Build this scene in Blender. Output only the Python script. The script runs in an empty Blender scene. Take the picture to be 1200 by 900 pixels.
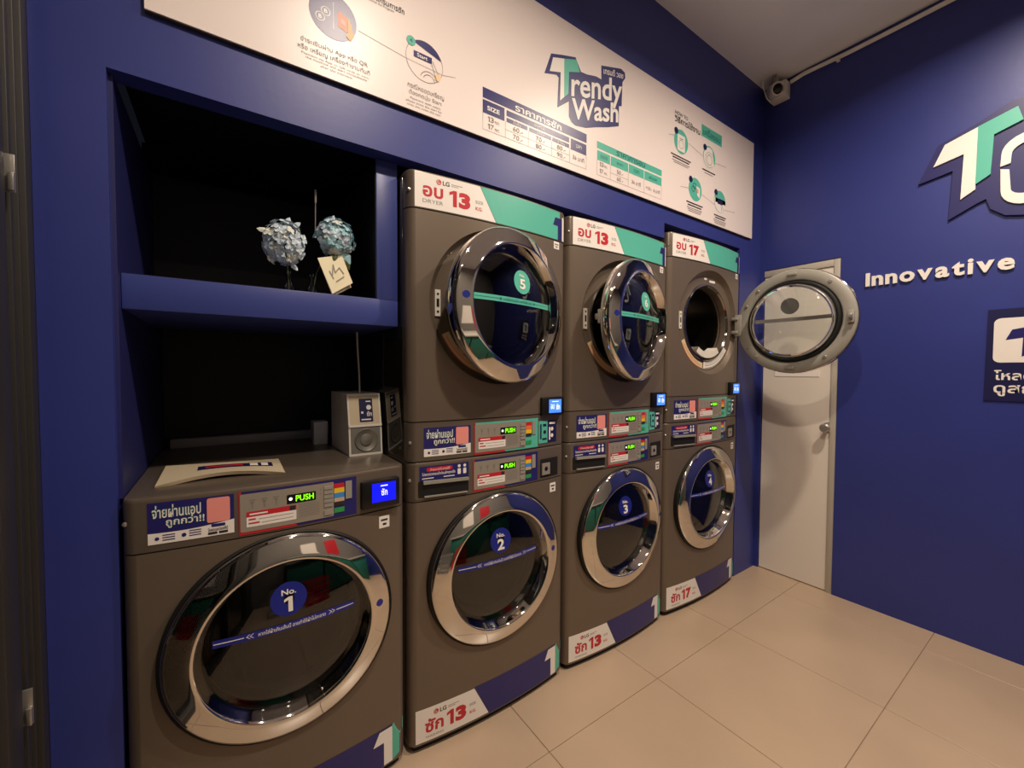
import bpy, bmesh, math, random
from mathutils import Vector, Matrix
random.seed(7)
sc = bpy.context.scene
COL = sc.collection
R_ = math.radians

# ------------------------------------------------------------------ camera
def setup_camera():
    yw, pt, rl, f = R_(34.7746), R_(-1.8378), R_(0.2561), 482.906
    F = Vector((math.sin(yw)*math.cos(pt), math.cos(yw)*math.cos(pt), math.sin(pt)))
    Rt = Vector((math.cos(yw), -math.sin(yw), 0)); U = Rt.cross(F)
    A = Rt*math.cos(rl) + U*math.sin(rl); B = -Rt*math.sin(rl) + U*math.cos(rl)
    cd = bpy.data.cameras.new('camera'); cd.sensor_fit = 'HORIZONTAL'; cd.sensor_width = 36
    cd.lens = 36*f/1200; cd.clip_start = .02; cd.clip_end = 100
    co = bpy.data.objects.new('camera', cd); COL.objects.link(co)
    co.matrix_world = Matrix(((A.x, B.x, -F.x, .2077), (A.y, B.y, -F.y, -1.3261), (A.z, B.z, -F.z, 1.3124), (0, 0, 0, 1)))
    sc.camera = co
setup_camera()

# ------------------------------------------------------------------ world, exposure
w = bpy.data.worlds.new('night'); sc.world = w; w.use_nodes = True
w.node_tree.nodes['Background'].inputs[0].default_value = (.012, .014, .022, 1)
w.node_tree.nodes['Background'].inputs[1].default_value = .35
sc.view_settings.view_transform = 'Standard'; sc.view_settings.look = 'None'
sc.view_settings.gamma = 1; sc.view_settings.use_curve_mapping = False
sc.view_settings.exposure = 0.0
LAMP_COLOR = (1.0, .84, .69)
DOWNLIGHTS = [(.74, -1.12, 29), (2.18, -1.20, 35), (.74, -2.3, 6), (2.28, -2.3, 5)]   # x, y, watts; last two are unseen lamps added as fill
ZC = 3.149; XR = 3.127; XL = -.128; YO = -2.75

# ------------------------------------------------------------------ materials
def lin(c):
    return tuple(((v/255)/12.92 if v/255 <= .04045 else ((v/255+.055)/1.055)**2.4) for v in c)
MATS = {}
def mat(name, rgb, rough=.5, metal=0, bump=0, bscale=200, vary=0, vscale=8, emit=0, spec=.5, coat=0):
    m = bpy.data.materials.new(name); m.use_nodes = True; nt = m.node_tree
    b = nt.nodes['Principled BSDF']; c = lin(rgb)
    b.inputs['Base Color'].default_value = (*c, 1); b.inputs['Roughness'].default_value = rough
    b.inputs['Metallic'].default_value = metal; b.inputs['Specular IOR Level'].default_value = spec
    b.inputs['Coat Weight'].default_value = coat; b.inputs['Coat Roughness'].default_value = .12
    if emit:
        b.inputs['Emission Color'].default_value = (*c, 1); b.inputs['Emission Strength'].default_value = emit
    tc = nt.nodes.new('ShaderNodeTexCoord')
    if vary:
        n = nt.nodes.new('ShaderNodeTexNoise'); n.inputs['Scale'].default_value = vscale; n.inputs['Detail'].default_value = 6
        r = nt.nodes.new('ShaderNodeValToRGB')
        r.color_ramp.elements[0].position = .3; r.color_ramp.elements[1].position = .7
        r.color_ramp.elements[0].color = (*[v*(1-vary) for v in c], 1); r.color_ramp.elements[1].color = (*[min(1, v*(1+vary)) for v in c], 1)
        nt.links.new(tc.outputs['Object'], n.inputs['Vector']); nt.links.new(n.outputs['Fac'], r.inputs[0]); nt.links.new(r.outputs[0], b.inputs['Base Color'])
    if bump:
        n = nt.nodes.new('ShaderNodeTexNoise'); n.inputs['Scale'].default_value = bscale; n.inputs['Detail'].default_value = 3
        bp = nt.nodes.new('ShaderNodeBump'); bp.inputs['Strength'].default_value = bump; bp.inputs['Distance'].default_value = .002
        nt.links.new(tc.outputs['Object'], n.inputs['Vector']); nt.links.new(n.outputs['Fac'], bp.inputs['Height']); nt.links.new(bp.outputs[0], b.inputs['Normal'])
    MATS[name] = m; return m
def glassmat(name, tint, gloss=1.0, ior=1.5, rough=.0):
    m = bpy.data.materials.new(name); m.use_nodes = True; nt = m.node_tree; nt.nodes.clear()
    o = nt.nodes.new('ShaderNodeOutputMaterial'); mx = nt.nodes.new('ShaderNodeMixShader')
    t = nt.nodes.new('ShaderNodeBsdfTransparent'); t.inputs[0].default_value = (*tint, 1)
    g = nt.nodes.new('ShaderNodeBsdfGlossy'); g.inputs['Roughness'].default_value = rough; g.inputs['Color'].default_value = (gloss, gloss, gloss, 1)
    f = nt.nodes.new('ShaderNodeFresnel'); f.inputs[0].default_value = ior
    nt.links.new(f.outputs[0], mx.inputs[0]); nt.links.new(t.outputs[0], mx.inputs[1]); nt.links.new(g.outputs[0], mx.inputs[2]); nt.links.new(mx.outputs[0], o.inputs[0])
    MATS[name] = m; return m

mat('blue_paint', (45, 55, 130), .42, bump=.08, bscale=60, vary=.06, vscale=3)
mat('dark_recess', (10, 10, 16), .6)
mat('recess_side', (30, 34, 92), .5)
mat('ceiling_paint', (238, 236, 236), .8, bump=.05, bscale=30, vary=.04, vscale=2)
mat('tile', (184, 160, 135), .3, vary=.07, vscale=2.2, bump=.03, bscale=8)
mat('grout', (138, 116, 96), .8)
mat('opposite_paint', (120, 116, 112), .6)
mat('graphite', (115, 102, 88), .38, metal=.35, bump=.02, bscale=900, vary=.03, vscale=4)
mat('graphite_top', (112, 100, 88), .32, metal=.4)
mat('side_reflection', (46, 42, 38), .06, metal=.3)  # darker than the cabinets; strong grazing reflection put into the colour
mat('black_plastic', (12, 12, 13), .35)
mat('black_rubber', (9, 9, 9), .6)
mat('black_frame', (50, 48, 46), .45, metal=.1)
mat('chrome', (222, 218, 210), .045, metal=1)
mat('chrome_dark', (150, 146, 140), .1, metal=1)
mat('steel', (190, 186, 178), .3, metal=.8)
mat('drum_steel', (120, 116, 108), .3, metal=1)
mat('grey_plastic', (150, 146, 136), .4)
mat('silver_panel', (168, 160, 146), .35, metal=.35)
mat('white_print', (246, 238, 230), .4)
mat('banner_white', (240, 228, 222), .36)
mat('label_white', (240, 234, 226), .35)
mat('navy', (38, 36, 104), .35)
mat('navy_dark', (26, 26, 74), .4)
mat('logo_plate', (34, 34, 96), .4)
mat('teal', (88, 186, 164), .35)
mat('teal_dark', (30, 110, 110), .4)
mat('red', (196, 34, 48), .4)
mat('pink', (238, 150, 140), .4)
mat('yellow', (236, 196, 40), .4)
mat('sky_blue', (64, 140, 206), .4)
mat('beige', (196, 170, 140), .4)
mat('dark_print', (44, 36, 40), .5)
mat('grey_print', (130, 122, 118), .5)
mat('green_print', (48, 150, 84), .4)
mat('orange', (232, 120, 60), .4)
mat('skin_print', (240, 205, 160), .5)
mat('badge_blue', (28, 38, 132), .35)
mat('screen_blue', (14, 22, 255), .3, emit=.9)
mat('screen_light', (70, 130, 255), .3, emit=1.0)
mat('screen_text', (235, 240, 255), .3, emit=.9)
mat('display_green', (130, 255, 20), .3, emit=1.3)
mat('display_white', (255, 255, 255), .3, emit=1.0)
mat('door_paint', (232, 222, 208), .4, bump=.02, bscale=20)
mat('door_frame_paint', (186, 178, 164), .45)
mat('speaker_white', (226, 220, 208), .4)
mat('speaker_grey', (120, 116, 108), .5)
mat('cone_grey', (150, 146, 136), .35, metal=.5)
mat('tray_beige', (206, 190, 160), .4)
mat('adapter_grey', (170, 172, 176), .5)
mat('shelf_paint', (54, 66, 136), .4, bump=.05, bscale=60)
mat('petal_blue', (206, 222, 246), .6, vary=.3, vscale=30)
mat('petal_teal', (166, 210, 220), .6, vary=.3, vscale=30)
mat('petal_cream', (222, 226, 214), .6)
mat('stem_green', (66, 70, 44), .6)
mat('leaf_green', (84, 92, 58), .6, vary=.2, vscale=40)
mat('card', (232, 222, 186), .6)
mat('cable_white', (232, 228, 218), .5)
mat('warning_label', (220, 200, 160), .45)
mat('lens_black', (8, 8, 9), .08)
mat('basket_grey', (150, 150, 150), .4)
mat('counter_teal', (40, 110, 96), .45)
mat('counter_top', (205, 200, 190), .35)
mat('lamp_white', (235, 235, 235), .4)
mat('lamp_glow', (255, 226, 190), .4, emit=12)
glassmat('door_glass', (.50, .49, .47), 1.0, 1.75)
glassmat('clear_glass', (.93, .95, .94), 1.0, 1.45)
glassmat('bowl_glass', (.80, .80, .78), 1.0, 1.5)
glassmat('pane_glass', (.75, .78, .78), 1.0, 1.5)
M = MATS

# ------------------------------------------------------------------ geometry helpers
def link(name, verts, faces, m, parent=None, smooth=False, angle=35):
    me = bpy.data.meshes.new(name); me.from_pydata([tuple(v) for v in verts], [], faces); me.update()
    if smooth:
        me.polygons.foreach_set('use_smooth', [True]*len(me.polygons)); me.set_sharp_from_angle(angle=R_(angle))
    if m: me.materials.append(M[m] if isinstance(m, str) else m)
    o = bpy.data.objects.new(name, me); COL.objects.link(o)
    if parent: o.parent = parent
    return o
def tag(o, label, cat, group=None, kind=None):
    if label: o['label'] = label
    if cat: o['category'] = cat
    if group: o['group'] = group
    if kind: o['kind'] = kind
    return o
def struct(o, label=None):
    o['kind'] = 'structure'
    if label: o['label'] = label
    return o
def empty(name, loc=(0, 0, 0)):
    o = bpy.data.objects.new(name, None); COL.objects.link(o); o.location = loc; o.empty_display_size = .1; return o

class G:
    """collects solid shapes into one mesh"""
    def __init__(s): s.v = []; s.f = []
    def add(s, v, f):
        n = len(s.v); s.v += [tuple(p) for p in v]; s.f += [tuple(i+n for i in q) for q in f]; return s
    def box(s, x0, x1, y0, y1, z0, z1, bev=0, seg=2):
        bm = bmesh.new(); bmesh.ops.create_cube(bm, size=1)
        for v in bm.verts: v.co = Vector(((x0+x1)/2+v.co.x*(x1-x0), (y0+y1)/2+v.co.y*(y1-y0), (z0+z1)/2+v.co.z*(z1-z0)))
        if bev: bmesh.ops.bevel(bm, geom=list(bm.edges), offset=bev, segments=seg, affect='EDGES', profile=.5)
        bm.verts.index_update()
        s.add([v.co.copy() for v in bm.verts], [[v.index for v in f.verts] for f in bm.faces]); bm.free(); return s
    def lathe(s, prof, cx=0, cy=0, cz=0, n=48, first=None, a0=0, a1=360, close=True, axis='y'):
        full = abs(a1-a0) >= 359.9; cnt = n if full else n+1; vs = []; fs = []
        for k, (r, y) in enumerate(prof):
            for i in range(cnt):
                a = R_(a0+(a1-a0)*i/n); dx, dz = r*math.cos(a), r*math.sin(a)
                yy = first(cx+dx) if (first and k == 0) else cy+y
                vs.append((cx+dx, yy, cz+dz) if axis == 'y' else (cx+dx, cy+dz, cz+y))
        for k in range(len(prof)-1):
            for i in range(n):
                j = (i+1) % cnt if full else i+1
                fs.append((k*cnt+i, k*cnt+j, (k+1)*cnt+j, (k+1)*cnt+i))
        return s.add(vs, fs)
    def tube(s, pts, r, n=8, cap=True):
        pts = [Vector(p) for p in pts]; vs = []; fs = []; m = len(pts); up = Vector((0, 0, 1))
        rr = r if isinstance(r, (list, tuple)) else [r]*m
        for k, p in enumerate(pts):
            d = (pts[min(k+1, m-1)]-pts[max(k-1, 0)]).normalized()
            a = d.cross(up if abs(d.z) < .95 else Vector((1, 0, 0))).normalized(); b = d.cross(a)
            for i in range(n):
                t = 2*math.pi*i/n; vs.append(p+(a*math.cos(t)+b*math.sin(t))*rr[k])
        for k in range(m-1):
            for i in range(n): j = (i+1) % n; fs.append((k*n+i, k*n+j, (k+1)*n+j, (k+1)*n+i))
        if cap: fs.append(tuple(range(n))[::-1]); fs.append(tuple((m-1)*n+i for i in range(n)))
        return s.add(vs, fs)
    def prism(s, pts, z0, z1, bev=0):
        """plan polygon (x,y) extruded in z, top edge rounded by bev"""
        n = len(pts); P = [Vector((p[0], p[1])) for p in pts]
        def inset(d):
            out = []
            for i in range(n):
                a = (P[i]-P[i-1]); b = (P[(i+1) % n]-P[i]); a = a.normalized() if a.length > 1e-9 else b.normalized(); b = b.normalized()
                na = Vector((-a.y, a.x)); nb = Vector((-b.y, b.x)); m = (na+nb); m = m/max(.35, m.length_squared/2) if m.length > 0 else na
                out.append(P[i]+m*d*.5*2/2)
            return out
        rings = [(z0, 0)]
        if bev:
            for t in (0, 30, 60, 90): rings.append((z1-bev+bev*math.sin(R_(t)), bev*(1-math.cos(R_(t)))))
        else: rings.append((z1, 0))
        vs = []; fs = []
        for z, d in rings:
            vs += [(q.x, q.y, z) for q in (inset(d) if d else P)]
        for k in range(len(rings)-1):
            for i in range(n): j = (i+1) % n; fs.append((k*n+i, k*n+j, (k+1)*n+j, (k+1)*n+i))
        fs.append(tuple(range(n))[::-1]); fs.append(tuple((len(rings)-1)*n+i for i in range(n)))
        return s.add(vs, fs)
    def build(s, name, m, parent=None, smooth=True, angle=35): return link(name, s.v, s.f, m, parent, smooth, angle)

TX = {}
def textmesh(body, bold=0.0, ext=0.0):
    k = (body, bold, ext)
    if k not in TX:
        c = bpy.data.curves.new('lettering', 'FONT'); c.body = body; c.resolution_u = 3; c.offset = bold; c.extrude = ext
        o = bpy.data.objects.new('lettering', c); COL.objects.link(o)
        me = bpy.data.meshes.new_from_object(o.evaluated_get(bpy.context.evaluated_depsgraph_get()))
        v = [tuple(p.co) for p in me.vertices]; f = [tuple(p.vertices) for p in me.polygons]
        bpy.data.objects.remove(o); bpy.data.curves.remove(c); bpy.data.meshes.remove(me)
        xs = [p[0] for p in v]; ys = [p[1] for p in v]
        TX[k] = (v, f, min(xs), max(xs), min(ys), max(ys))
    return TX[k]

class Fl:
    """flat print laid on a surface: mp(a, b, off) turns surface metres into space"""
    def __init__(s, mp): s.mp = mp; s.v = []; s.f = []; s.marks = []
    def add(s, v, f):
        n = len(s.v); s.v += v; s.f += [tuple(i+n for i in q) for q in f]; return s
    def rect(s, a0, a1, b0, b1, off=.0006, n=1):
        v = []; f = []
        for i in range(n+1):
            a = a0+(a1-a0)*i/n; v += [s.mp(a, b0, off), s.mp(a, b1, off)]
        for i in range(n): f.append((2*i, 2*i+2, 2*i+3, 2*i+1))
        return s.add(v, f)
    def quad(s, p00, p10, p11, p01, off=.0006, n=8):
        v = []; f = []
        for i in range(n+1):
            t = i/n; lo = [p00[k]+(p10[k]-p00[k])*t for k in (0, 1)]; hi = [p01[k]+(p11[k]-p01[k])*t for k in (0, 1)]
            v += [s.mp(*lo, off), s.mp(*hi, off)]
        for i in range(n): f.append((2*i, 2*i+2, 2*i+3, 2*i+1))
        return s.add(v, f)
    def poly(s, pts, off=.0006): return s.add([s.mp(a, b, off) for a, b in pts], [tuple(range(len(pts)))])
    def rrect(s, a0, a1, b0, b1, r, off=.0006, k=4):
        us = [a0+r*(1-math.cos(R_(90*i/k))) for i in range(k+1)]; m = max(1, int((a1-a0)/.02))
        us = us+[a0+r+(a1-a0-2*r)*i/m for i in range(1, m)]+[a0+a1-u for u in us[::-1]]
        v = []; f = []
        for u in us:
            d = max(0, r-min(u-a0, a1-u)); h = r-math.sqrt(max(0, r*r-d*d)); v += [s.mp(u, b0+h, off), s.mp(u, b1-h, off)]
        for i in range(len(us)-1): f.append((2*i, 2*i+2, 2*i+3, 2*i+1))
        return s.add(v, f)
    def band(s, us, lo, hi, off=.0006):
        v = []; f = []
        for u in us: v += [s.mp(u, lo(u), off), s.mp(u, hi(u), off)]
        for i in range(len(us)-1): f.append((2*i, 2*i+2, 2*i+3, 2*i+1))
        return s.add(v, f)
    def number(s, body, a0, a1, b0, b1, off, bold):
        s.marks.append((len(s.v), len(s.f)))
        wd = [.62 if ch == '1' else 1.0 for ch in body]; gap = .16; k = (a1-a0)/(sum(wd)+gap*(len(body)-1)); x = a0
        for ch, q in zip(body, wd):
            if ch == '1':
                w_, h = q*k, b1-b0; P = [(0, .70), (.52, .80), (.52, 0), (1, 0), (1, 1), (.60, 1), (0, .86)] if False else [(.48, 0), (1, 0), (1, 1), (.56, 1), (0, .87), (0, .68), (.48, .79)]
                s.poly([(x+a*w_, b0+b*h) for a, b in P], off)
            else: s.text(ch, x, x+q*k, b0, b1, off, bold, mark=False)
            x += (q+gap)*k
        return s
    def disc(s, ca, cb, r, off=.0006, n=32, rb=None, a0=0, a1=360):
        rb = rb or r; pts = [(ca+r*math.cos(R_(a0+(a1-a0)*i/n)), cb+rb*math.sin(R_(a0+(a1-a0)*i/n))) for i in range(n if a1-a0 >= 360 else n+1)]
        return s.poly(pts, off)
    def ring(s, ca, cb, r0, r1, off=.0006, n=40, a0=0, a1=360):
        v = []; f = []
        for i in range(n+1):
            t = R_(a0+(a1-a0)*i/n)
            v += [s.mp(ca+r0*math.cos(t), cb+r0*math.sin(t), off), s.mp(ca+r1*math.cos(t), cb+r1*math.sin(t), off)]
        for i in range(n): f.append((2*i, 2*i+1, 2*i+3, 2*i+2))
        return s.add(v, f)
    def line(s, p, q, wd, off=.0006):
        d = Vector((q[0]-p[0], q[1]-p[1])).normalized(); e = Vector((-d.y, d.x))*wd/2
        return s.poly([(p[0]-e.x, p[1]-e.y), (q[0]-e.x, q[1]-e.y), (q[0]+e.x, q[1]+e.y), (p[0]+e.x, p[1]+e.y)], off)
    def text(s, body, a0, a1, b0, b1, off=.0012, bold=.0, shear=0.0, ext=0, mark=True):
        """fitted to the box a0..a1, b0..b1; shear lifts b by shear*(a-a0); a1=None keeps the letters' own width"""
        if mark: s.marks.append((len(s.v), len(s.f)))
        v, f, x0, x1, y0, y1 = textmesh(body, bold, ext)
        kb = (b1-b0)/(y1-y0); ka = kb if a1 is None else (a1-a0)/(x1-x0)
        return s.add([s.mp(a0+(x-x0)*ka, b0+(y-y0)*kb+shear*(x-x0)*ka, off+z) for x, y, z in v], f)
    def solid(s, pts, t, off=0):
        """extruded plate of thickness t"""
        n = len(pts)
        v = [s.mp(a, b, off) for a, b in pts]+[s.mp(a, b, off+t) for a, b in pts]
        f = [tuple(range(n))[::-1], tuple(range(n, 2*n))]+[(i, (i+1) % n, n+(i+1) % n, n+i) for i in range(n)]
        return s.add(v, f)
    def build(s, name, m, parent=None): return link(name, s.v, s.f, m, parent)
    def build_each(s, name, m, parent=None):
        """one object for each word or number that was set"""
        e = s.marks[1:]+[(len(s.v), len(s.f))]
        for (v0, f0), (v1, f1) in zip(s.marks, e): link(name, s.v[v0:v1], [tuple(i-v0 for i in q) for q in s.f[f0:f1]], m, parent)

# ------------------------------------------------------------------ structure
TS = .6
def build_floor():
    fl = struct(G().box(-.9, XR+.15, YO-.1, 1.05, -.08, -.004).build('floor', 'grout', None, False), 'large beige ceramic tiled floor in front of the machines')
    tx0 = 1.105-TS*3; ty0 = -.27+TS
    base = None
    for i in range(7):
        for j in range(6):
            x0 = tx0+TS*i; y1 = ty0-TS*j
            xa, xb = max(x0, XL-.02), min(x0+TS, XR+.02); ya, yb = max(y1-TS, YO), y1
            if xb-xa < .05 or yb-ya < .05: continue
            g = .001
            G().box(xa+g, xb-g, ya+g, yb-g, -.012, random.uniform(-.0003, .0003), .0012, 1).build('floor_tile', 'tile', fl, False)
build_floor()
struct(G().box(-.9, XR+.15, YO-.1, .05, ZC, ZC+.1).build('ceiling', 'ceiling_paint', None, False), 'grey painted flat ceiling')
struct(G().box(-.05, XR, .85, .95, -.004, 2.2).build('wall_back', 'dark_recess', None, False), 'black wall at the back of the machine recess')
YC0 = .0
# soffit above the recess, notched above the tall stack
SB = 2.004; X4a, X4b = 2.085, 2.855
g = G(); g.box(XL, X4a, 0, .06, SB, ZC); g.box(X4a, X4b, 0, .06, 2.082, ZC); g.box(X4b, XR, 0, .06, SB, ZC)
struct(g.build('wall_soffit', 'blue_paint', None, False), 'blue painted wall above the machines carrying the white banner')
struct(G().box(-.008, X4b, .06, .85, 2.09, 2.12).build('wall_recess_top', 'dark_recess', None, False))
struct(G().box(XL, -.008, 0, .85, 0, SB).build('wall_column', 'blue_paint', None, False), 'blue painted column left of washing machine No. 1')
struct(G().box(2.862, XR, 0, .06, 0, SB).build('wall_filler', 'blue_paint', None, False), 'narrow blue wall strip between the machines and the white door')
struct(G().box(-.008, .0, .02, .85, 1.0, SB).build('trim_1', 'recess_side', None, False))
DY0, DY1, DZ = -.025, -.438, 1.975
g = G(); g.box(XR, XR+.1, YO, DY1, 0, ZC); g.box(XR, XR+.1, DY1, .05, DZ, ZC); g.box(XR, XR+.1, DY0, .05, 0, DZ)
struct(g.build('wall_right', 'blue_paint', None, False), 'dark blue painted right wall with the large logo')
struct(G().box(-.9, XR+.1, YO-.1, YO, 0, ZC).build('wall_opposite', 'opposite_paint', None, False), 'pale wall on the opposite side of the shop')

def build_door():
    d = struct(empty('door_1', (XR+.03, (DY0+DY1)/2, 0)), 'narrow white utility door beside the tall dryer and washer stack')
    X = -.03
    def bx(n, m, x0, x1, y0, y1, z0, z1, b=0):
        c = (DY0+DY1)/2
        return G().box(x0-(XR+.03), x1-(XR+.03), y0-c, y1-c, z0, z1, b).build(n, m, d, bool(b))
    bx('door_panel', 'door_paint', XR+.012, XR+.05, DY1+.035, DY0-.004, .006, DZ-.045)
    bx('door_stile', 'door_frame_paint', XR+.004, XR+.055, DY1+.001, DY1+.033, .0, DZ-.002, .002)
    bx('door_header', 'door_frame_paint', XR+.004, XR+.055, DY1+.034, DY0-.001, DZ-.043, DZ-.002, .002)
    v = bx('sticker_plate', 'white_print', XR+.009, XR+.012, -.345, -.10, 1.285, 1.325)
    c = (DY0+DY1)/2
    k = G(); k.lathe([(.0, -.002), (.030, -.002), (.030, .004), (.012, .008), (.011, .030), (.020, .036), (.026, .046), (.026, .056), (.019, .064), (.0, .066)], 0, 0, 0, 24)
    kb = k.build('door_knob', 'steel', d); kb.rotation_euler = (0, 0, R_(90)); kb.location = (-.018, -.395-c, .985)
    return d
build_door()

# glass shop front on the left
def build_shopfront():
    o = struct(empty('window_1', (XL, -.1, 0)), 'black aluminium shopfront frame at the left edge')
    def bx(n, m, x0, x1, y0, y1, z0, z1, b=.002):
        return G().box(x0-XL, x1-XL, y0+.1, y1+.1, z0, z1, b).build(n, m, o, bool(b))
    bx('frame_post', 'black_frame', XL-.10, XL+.0, -.034, -.001, 0, ZC)
    bx('frame_channel', 'black_rubber', XL-.10, XL-.012, -.086, -.034, 0, ZC)
    bx('frame_rib', 'black_frame', XL-.10, XL-.004, -.100, -.086, 0, ZC)
    bx('frame_rib', 'black_frame', XL-.10, XL-.004, -.060, -.054, 0, ZC)
    bx('frame_channel', 'black_rubber', XL-.10, XL-.014, -.150, -.100, 0, ZC)
    bx('frame_post', 'black_frame', XL-.10, XL+.004, -.215, -.150, 0, ZC)
    for z, yy in ((1.685, -.125), (.64, -.125)):
        b = G(); y0 = yy+.1
        b.box(-.026, .010, y0, y0+.004, z-.036, z+.036, .001); b.box(-.026, -.008, y0-.010, y0, z+.008, z+.030, .001); b.box(-.026, -.014, y0-.012, y0, z-.034, z-.004, .001); b.box(.002, .010, y0-.008, y0, z-.034, z+.0, .001)
        b.build('latch_bracket', 'steel', o)
    G().box(-.016, -.010, -.128+.1, -.122+.1, .90, .906, .001).build('screw', 'steel', o)
    for ya, yb in ((-1.10, -.215), (-1.99, -1.15), (YO, -2.04)):
        bx('pane', 'pane_glass', XL-.055, XL-.047, ya, yb, .06, ZC-.06, 0)
        bx('bottom_rail', 'black_frame', XL-.09, XL-.01, ya, yb, 0, .06)
        bx('top_rail', 'black_frame', XL-.09, XL-.01, ya, yb, ZC-.06, ZC)
    bx('mullion', 'black_frame', XL-.09, XL-.01, -1.15, -1.10, 0, ZC)
    bx('mullion', 'black_frame', XL-.09, XL-.01, -2.04, -1.99, 0, ZC)
build_shopfront()

# ------------------------------------------------------------------ lamps
for i, (lx, ly, wt) in enumerate(DOWNLIGHTS):
    t = empty('ceiling_downlight', (lx, ly, ZC))
    tag(t, ['round white ceiling downlight over the single washing machine', 'round white ceiling downlight in front of the tall stack',
            'round white fill downlight added near the shopfront and counter', 'round white fill downlight added near the right wall and counter'][i], 'light', 'ceiling downlights')
    G().lathe([(.0, 0), (.062, 0), (.064, -.05), (.058, -.052), (.052, -.03), (.0, -.028)], n=28, axis='z').build('housing', 'lamp_white', t)
    G().lathe([(.0, -.03), (.05, -.031)], n=24, axis='z').build('diffuser', 'lamp_glow', t)
    ld = bpy.data.lights.new('downlight_lamp', 'AREA'); ld.shape = 'DISK'; ld.size = .10; ld.energy = wt; ld.color = LAMP_COLOR; ld.spread = R_(158)
    lo = bpy.data.objects.new('downlight_lamp', ld); COL.objects.link(lo); lo.parent = t; lo.location = (0, 0, -.056)

# ------------------------------------------------------------------ machines
W, DEP = .686, .76
BOW, CR = .026, .026
def fy(u):
    t = abs(2*u/W-1); y = -BOW*(1-t*t); d = min(u, W-u)
    if d < CR: q = min(1, (CR-d)/CR); y += CR*1.1*(1-math.sqrt(max(0, 1-q*q)))
    return y
def plan(inset=0.0):
    us = [0]+[CR*(1-math.cos(R_(a))) for a in (18, 36, 54, 72, 90)]
    us = us+[CR+(W-2*CR)*i/12 for i in range(1, 12)]+[W-u for u in us[::-1]]
    p = [(u, fy(u)) for u in us]+[(W, DEP), (0, DEP)]
    if inset:
        p = [(min(max(x, inset), W-inset), (y+inset if y < .5 else y-inset)) for x, y in p]
    return p
def mp(u, z, off): return (u, fy(u)-off, z)
def cab_with_hole(z0, z1, cu, cz, Rh):
    """bowed cabinet shell with a round opening in the front"""
    g = G(); a, b = CR, W-CR
    angs = sorted(set([2*math.pi*i/72 for i in range(72)]+[math.atan2(zz-cz, uu-cu) % (2*math.pi) for uu in (a, b) for zz in (z0, z1)]))
    n = len(angs); K = 5; vs = []; fs = []
    for t in angs:
        c, s = math.cos(t), math.sin(t); k = 1e9
        if c > 1e-9: k = min(k, (b-cu)/c)
        if c < -1e-9: k = min(k, (a-cu)/c)
        if s > 1e-9: k = min(k, (z1-cz)/s)
        if s < -1e-9: k = min(k, (z0-cz)/s)
        for j in range(K+1):
            r = Rh+(k-Rh)*j/K; u = cu+r*c; vs.append((u, fy(u), cz+r*s))
    for i in range(n):
        ii = (i+1) % n
        for j in range(K): fs.append((i*(K+1)+j, i*(K+1)+j+1, ii*(K+1)+j+1, ii*(K+1)+j))
    g.add(vs, fs)
    P = plan(); q = [p for p in P if not (CR+1e-6 < p[0] < W-CR-1e-6)]
    nl = 6; left = q[:nl]; rest = q[nl:]; o = rest+left      # right corner, sides, back, left corner
    m = len(o); v = [(x, y, z0) for x, y in o]+[(x, y, z1) for x, y in o]
    g.add(v, [(i, i+1, m+i+1, m+i) for i in range(m-1)])
    pv = [(x, y) for x, y in P]
    g.add([(x, y, z0) for x, y in pv], [tuple(range(len(pv)))[::-1]]); g.add([(x, y, z1) for x, y in pv], [tuple(range(len(pv)))])
    return g

def lg_mark(par, u, z, h, mpf):
    o = Fl(mpf).disc(u+h*.5, z+h*.5, h*.5, .0010, 20).build('brand_disc', 'red', par)
    Fl(mpf).ring(u+h*.5, z+h*.5, h*.30, h*.37, .0014, 16, 90, 350).line((u+h*.5, z+h*.68), (u+h*.5, z+h*.36), h*.08, .0014).line((u+h*.5, z+h*.37), (u+h*.66, z+h*.37), h*.07, .0014).disc(u+h*.33, z+h*.62, h*.06, .0014, 8).build('brand_symbol', 'label_white', par)
    Fl(mpf).text('LG', u+h*1.25, u+h*2.6, z+h*.08, z+h*.92, .0010, .03).build('brand_lettering', 'dark_print', par)
    f = Fl(mpf)
    f.rect(u+h*2.95, u+h*5.2, z+h*.55, z+h*.66, .001); f.rect(u+h*2.95, u+h*4.4, z+h*.25, z+h*.36, .001)
    f.build('small_print', 'grey_print', par)

def T_mark(par, u, z, wd, ht, white='label_white', teal='teal', mpf=mp):
    """cut-off T of the shop logo: light left half, coloured right half"""
    P = lambda pts: [(u+a*wd, z+b*ht) for a, b in pts]
    Fl(mpf).poly(P([(0, .62), (.20, .95), (.62, .95), (.62, 0), (.34, 0), (.34, .62)]), .0012).build('logo_light_half', white, par)
    Fl(mpf).poly(P([(.62, 1.0), (1.0, 1.0), (1.0, .68), (.86, .62), (.86, .12), (.62, 0)]), .0014).build('logo_colour_half', teal, par)

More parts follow.
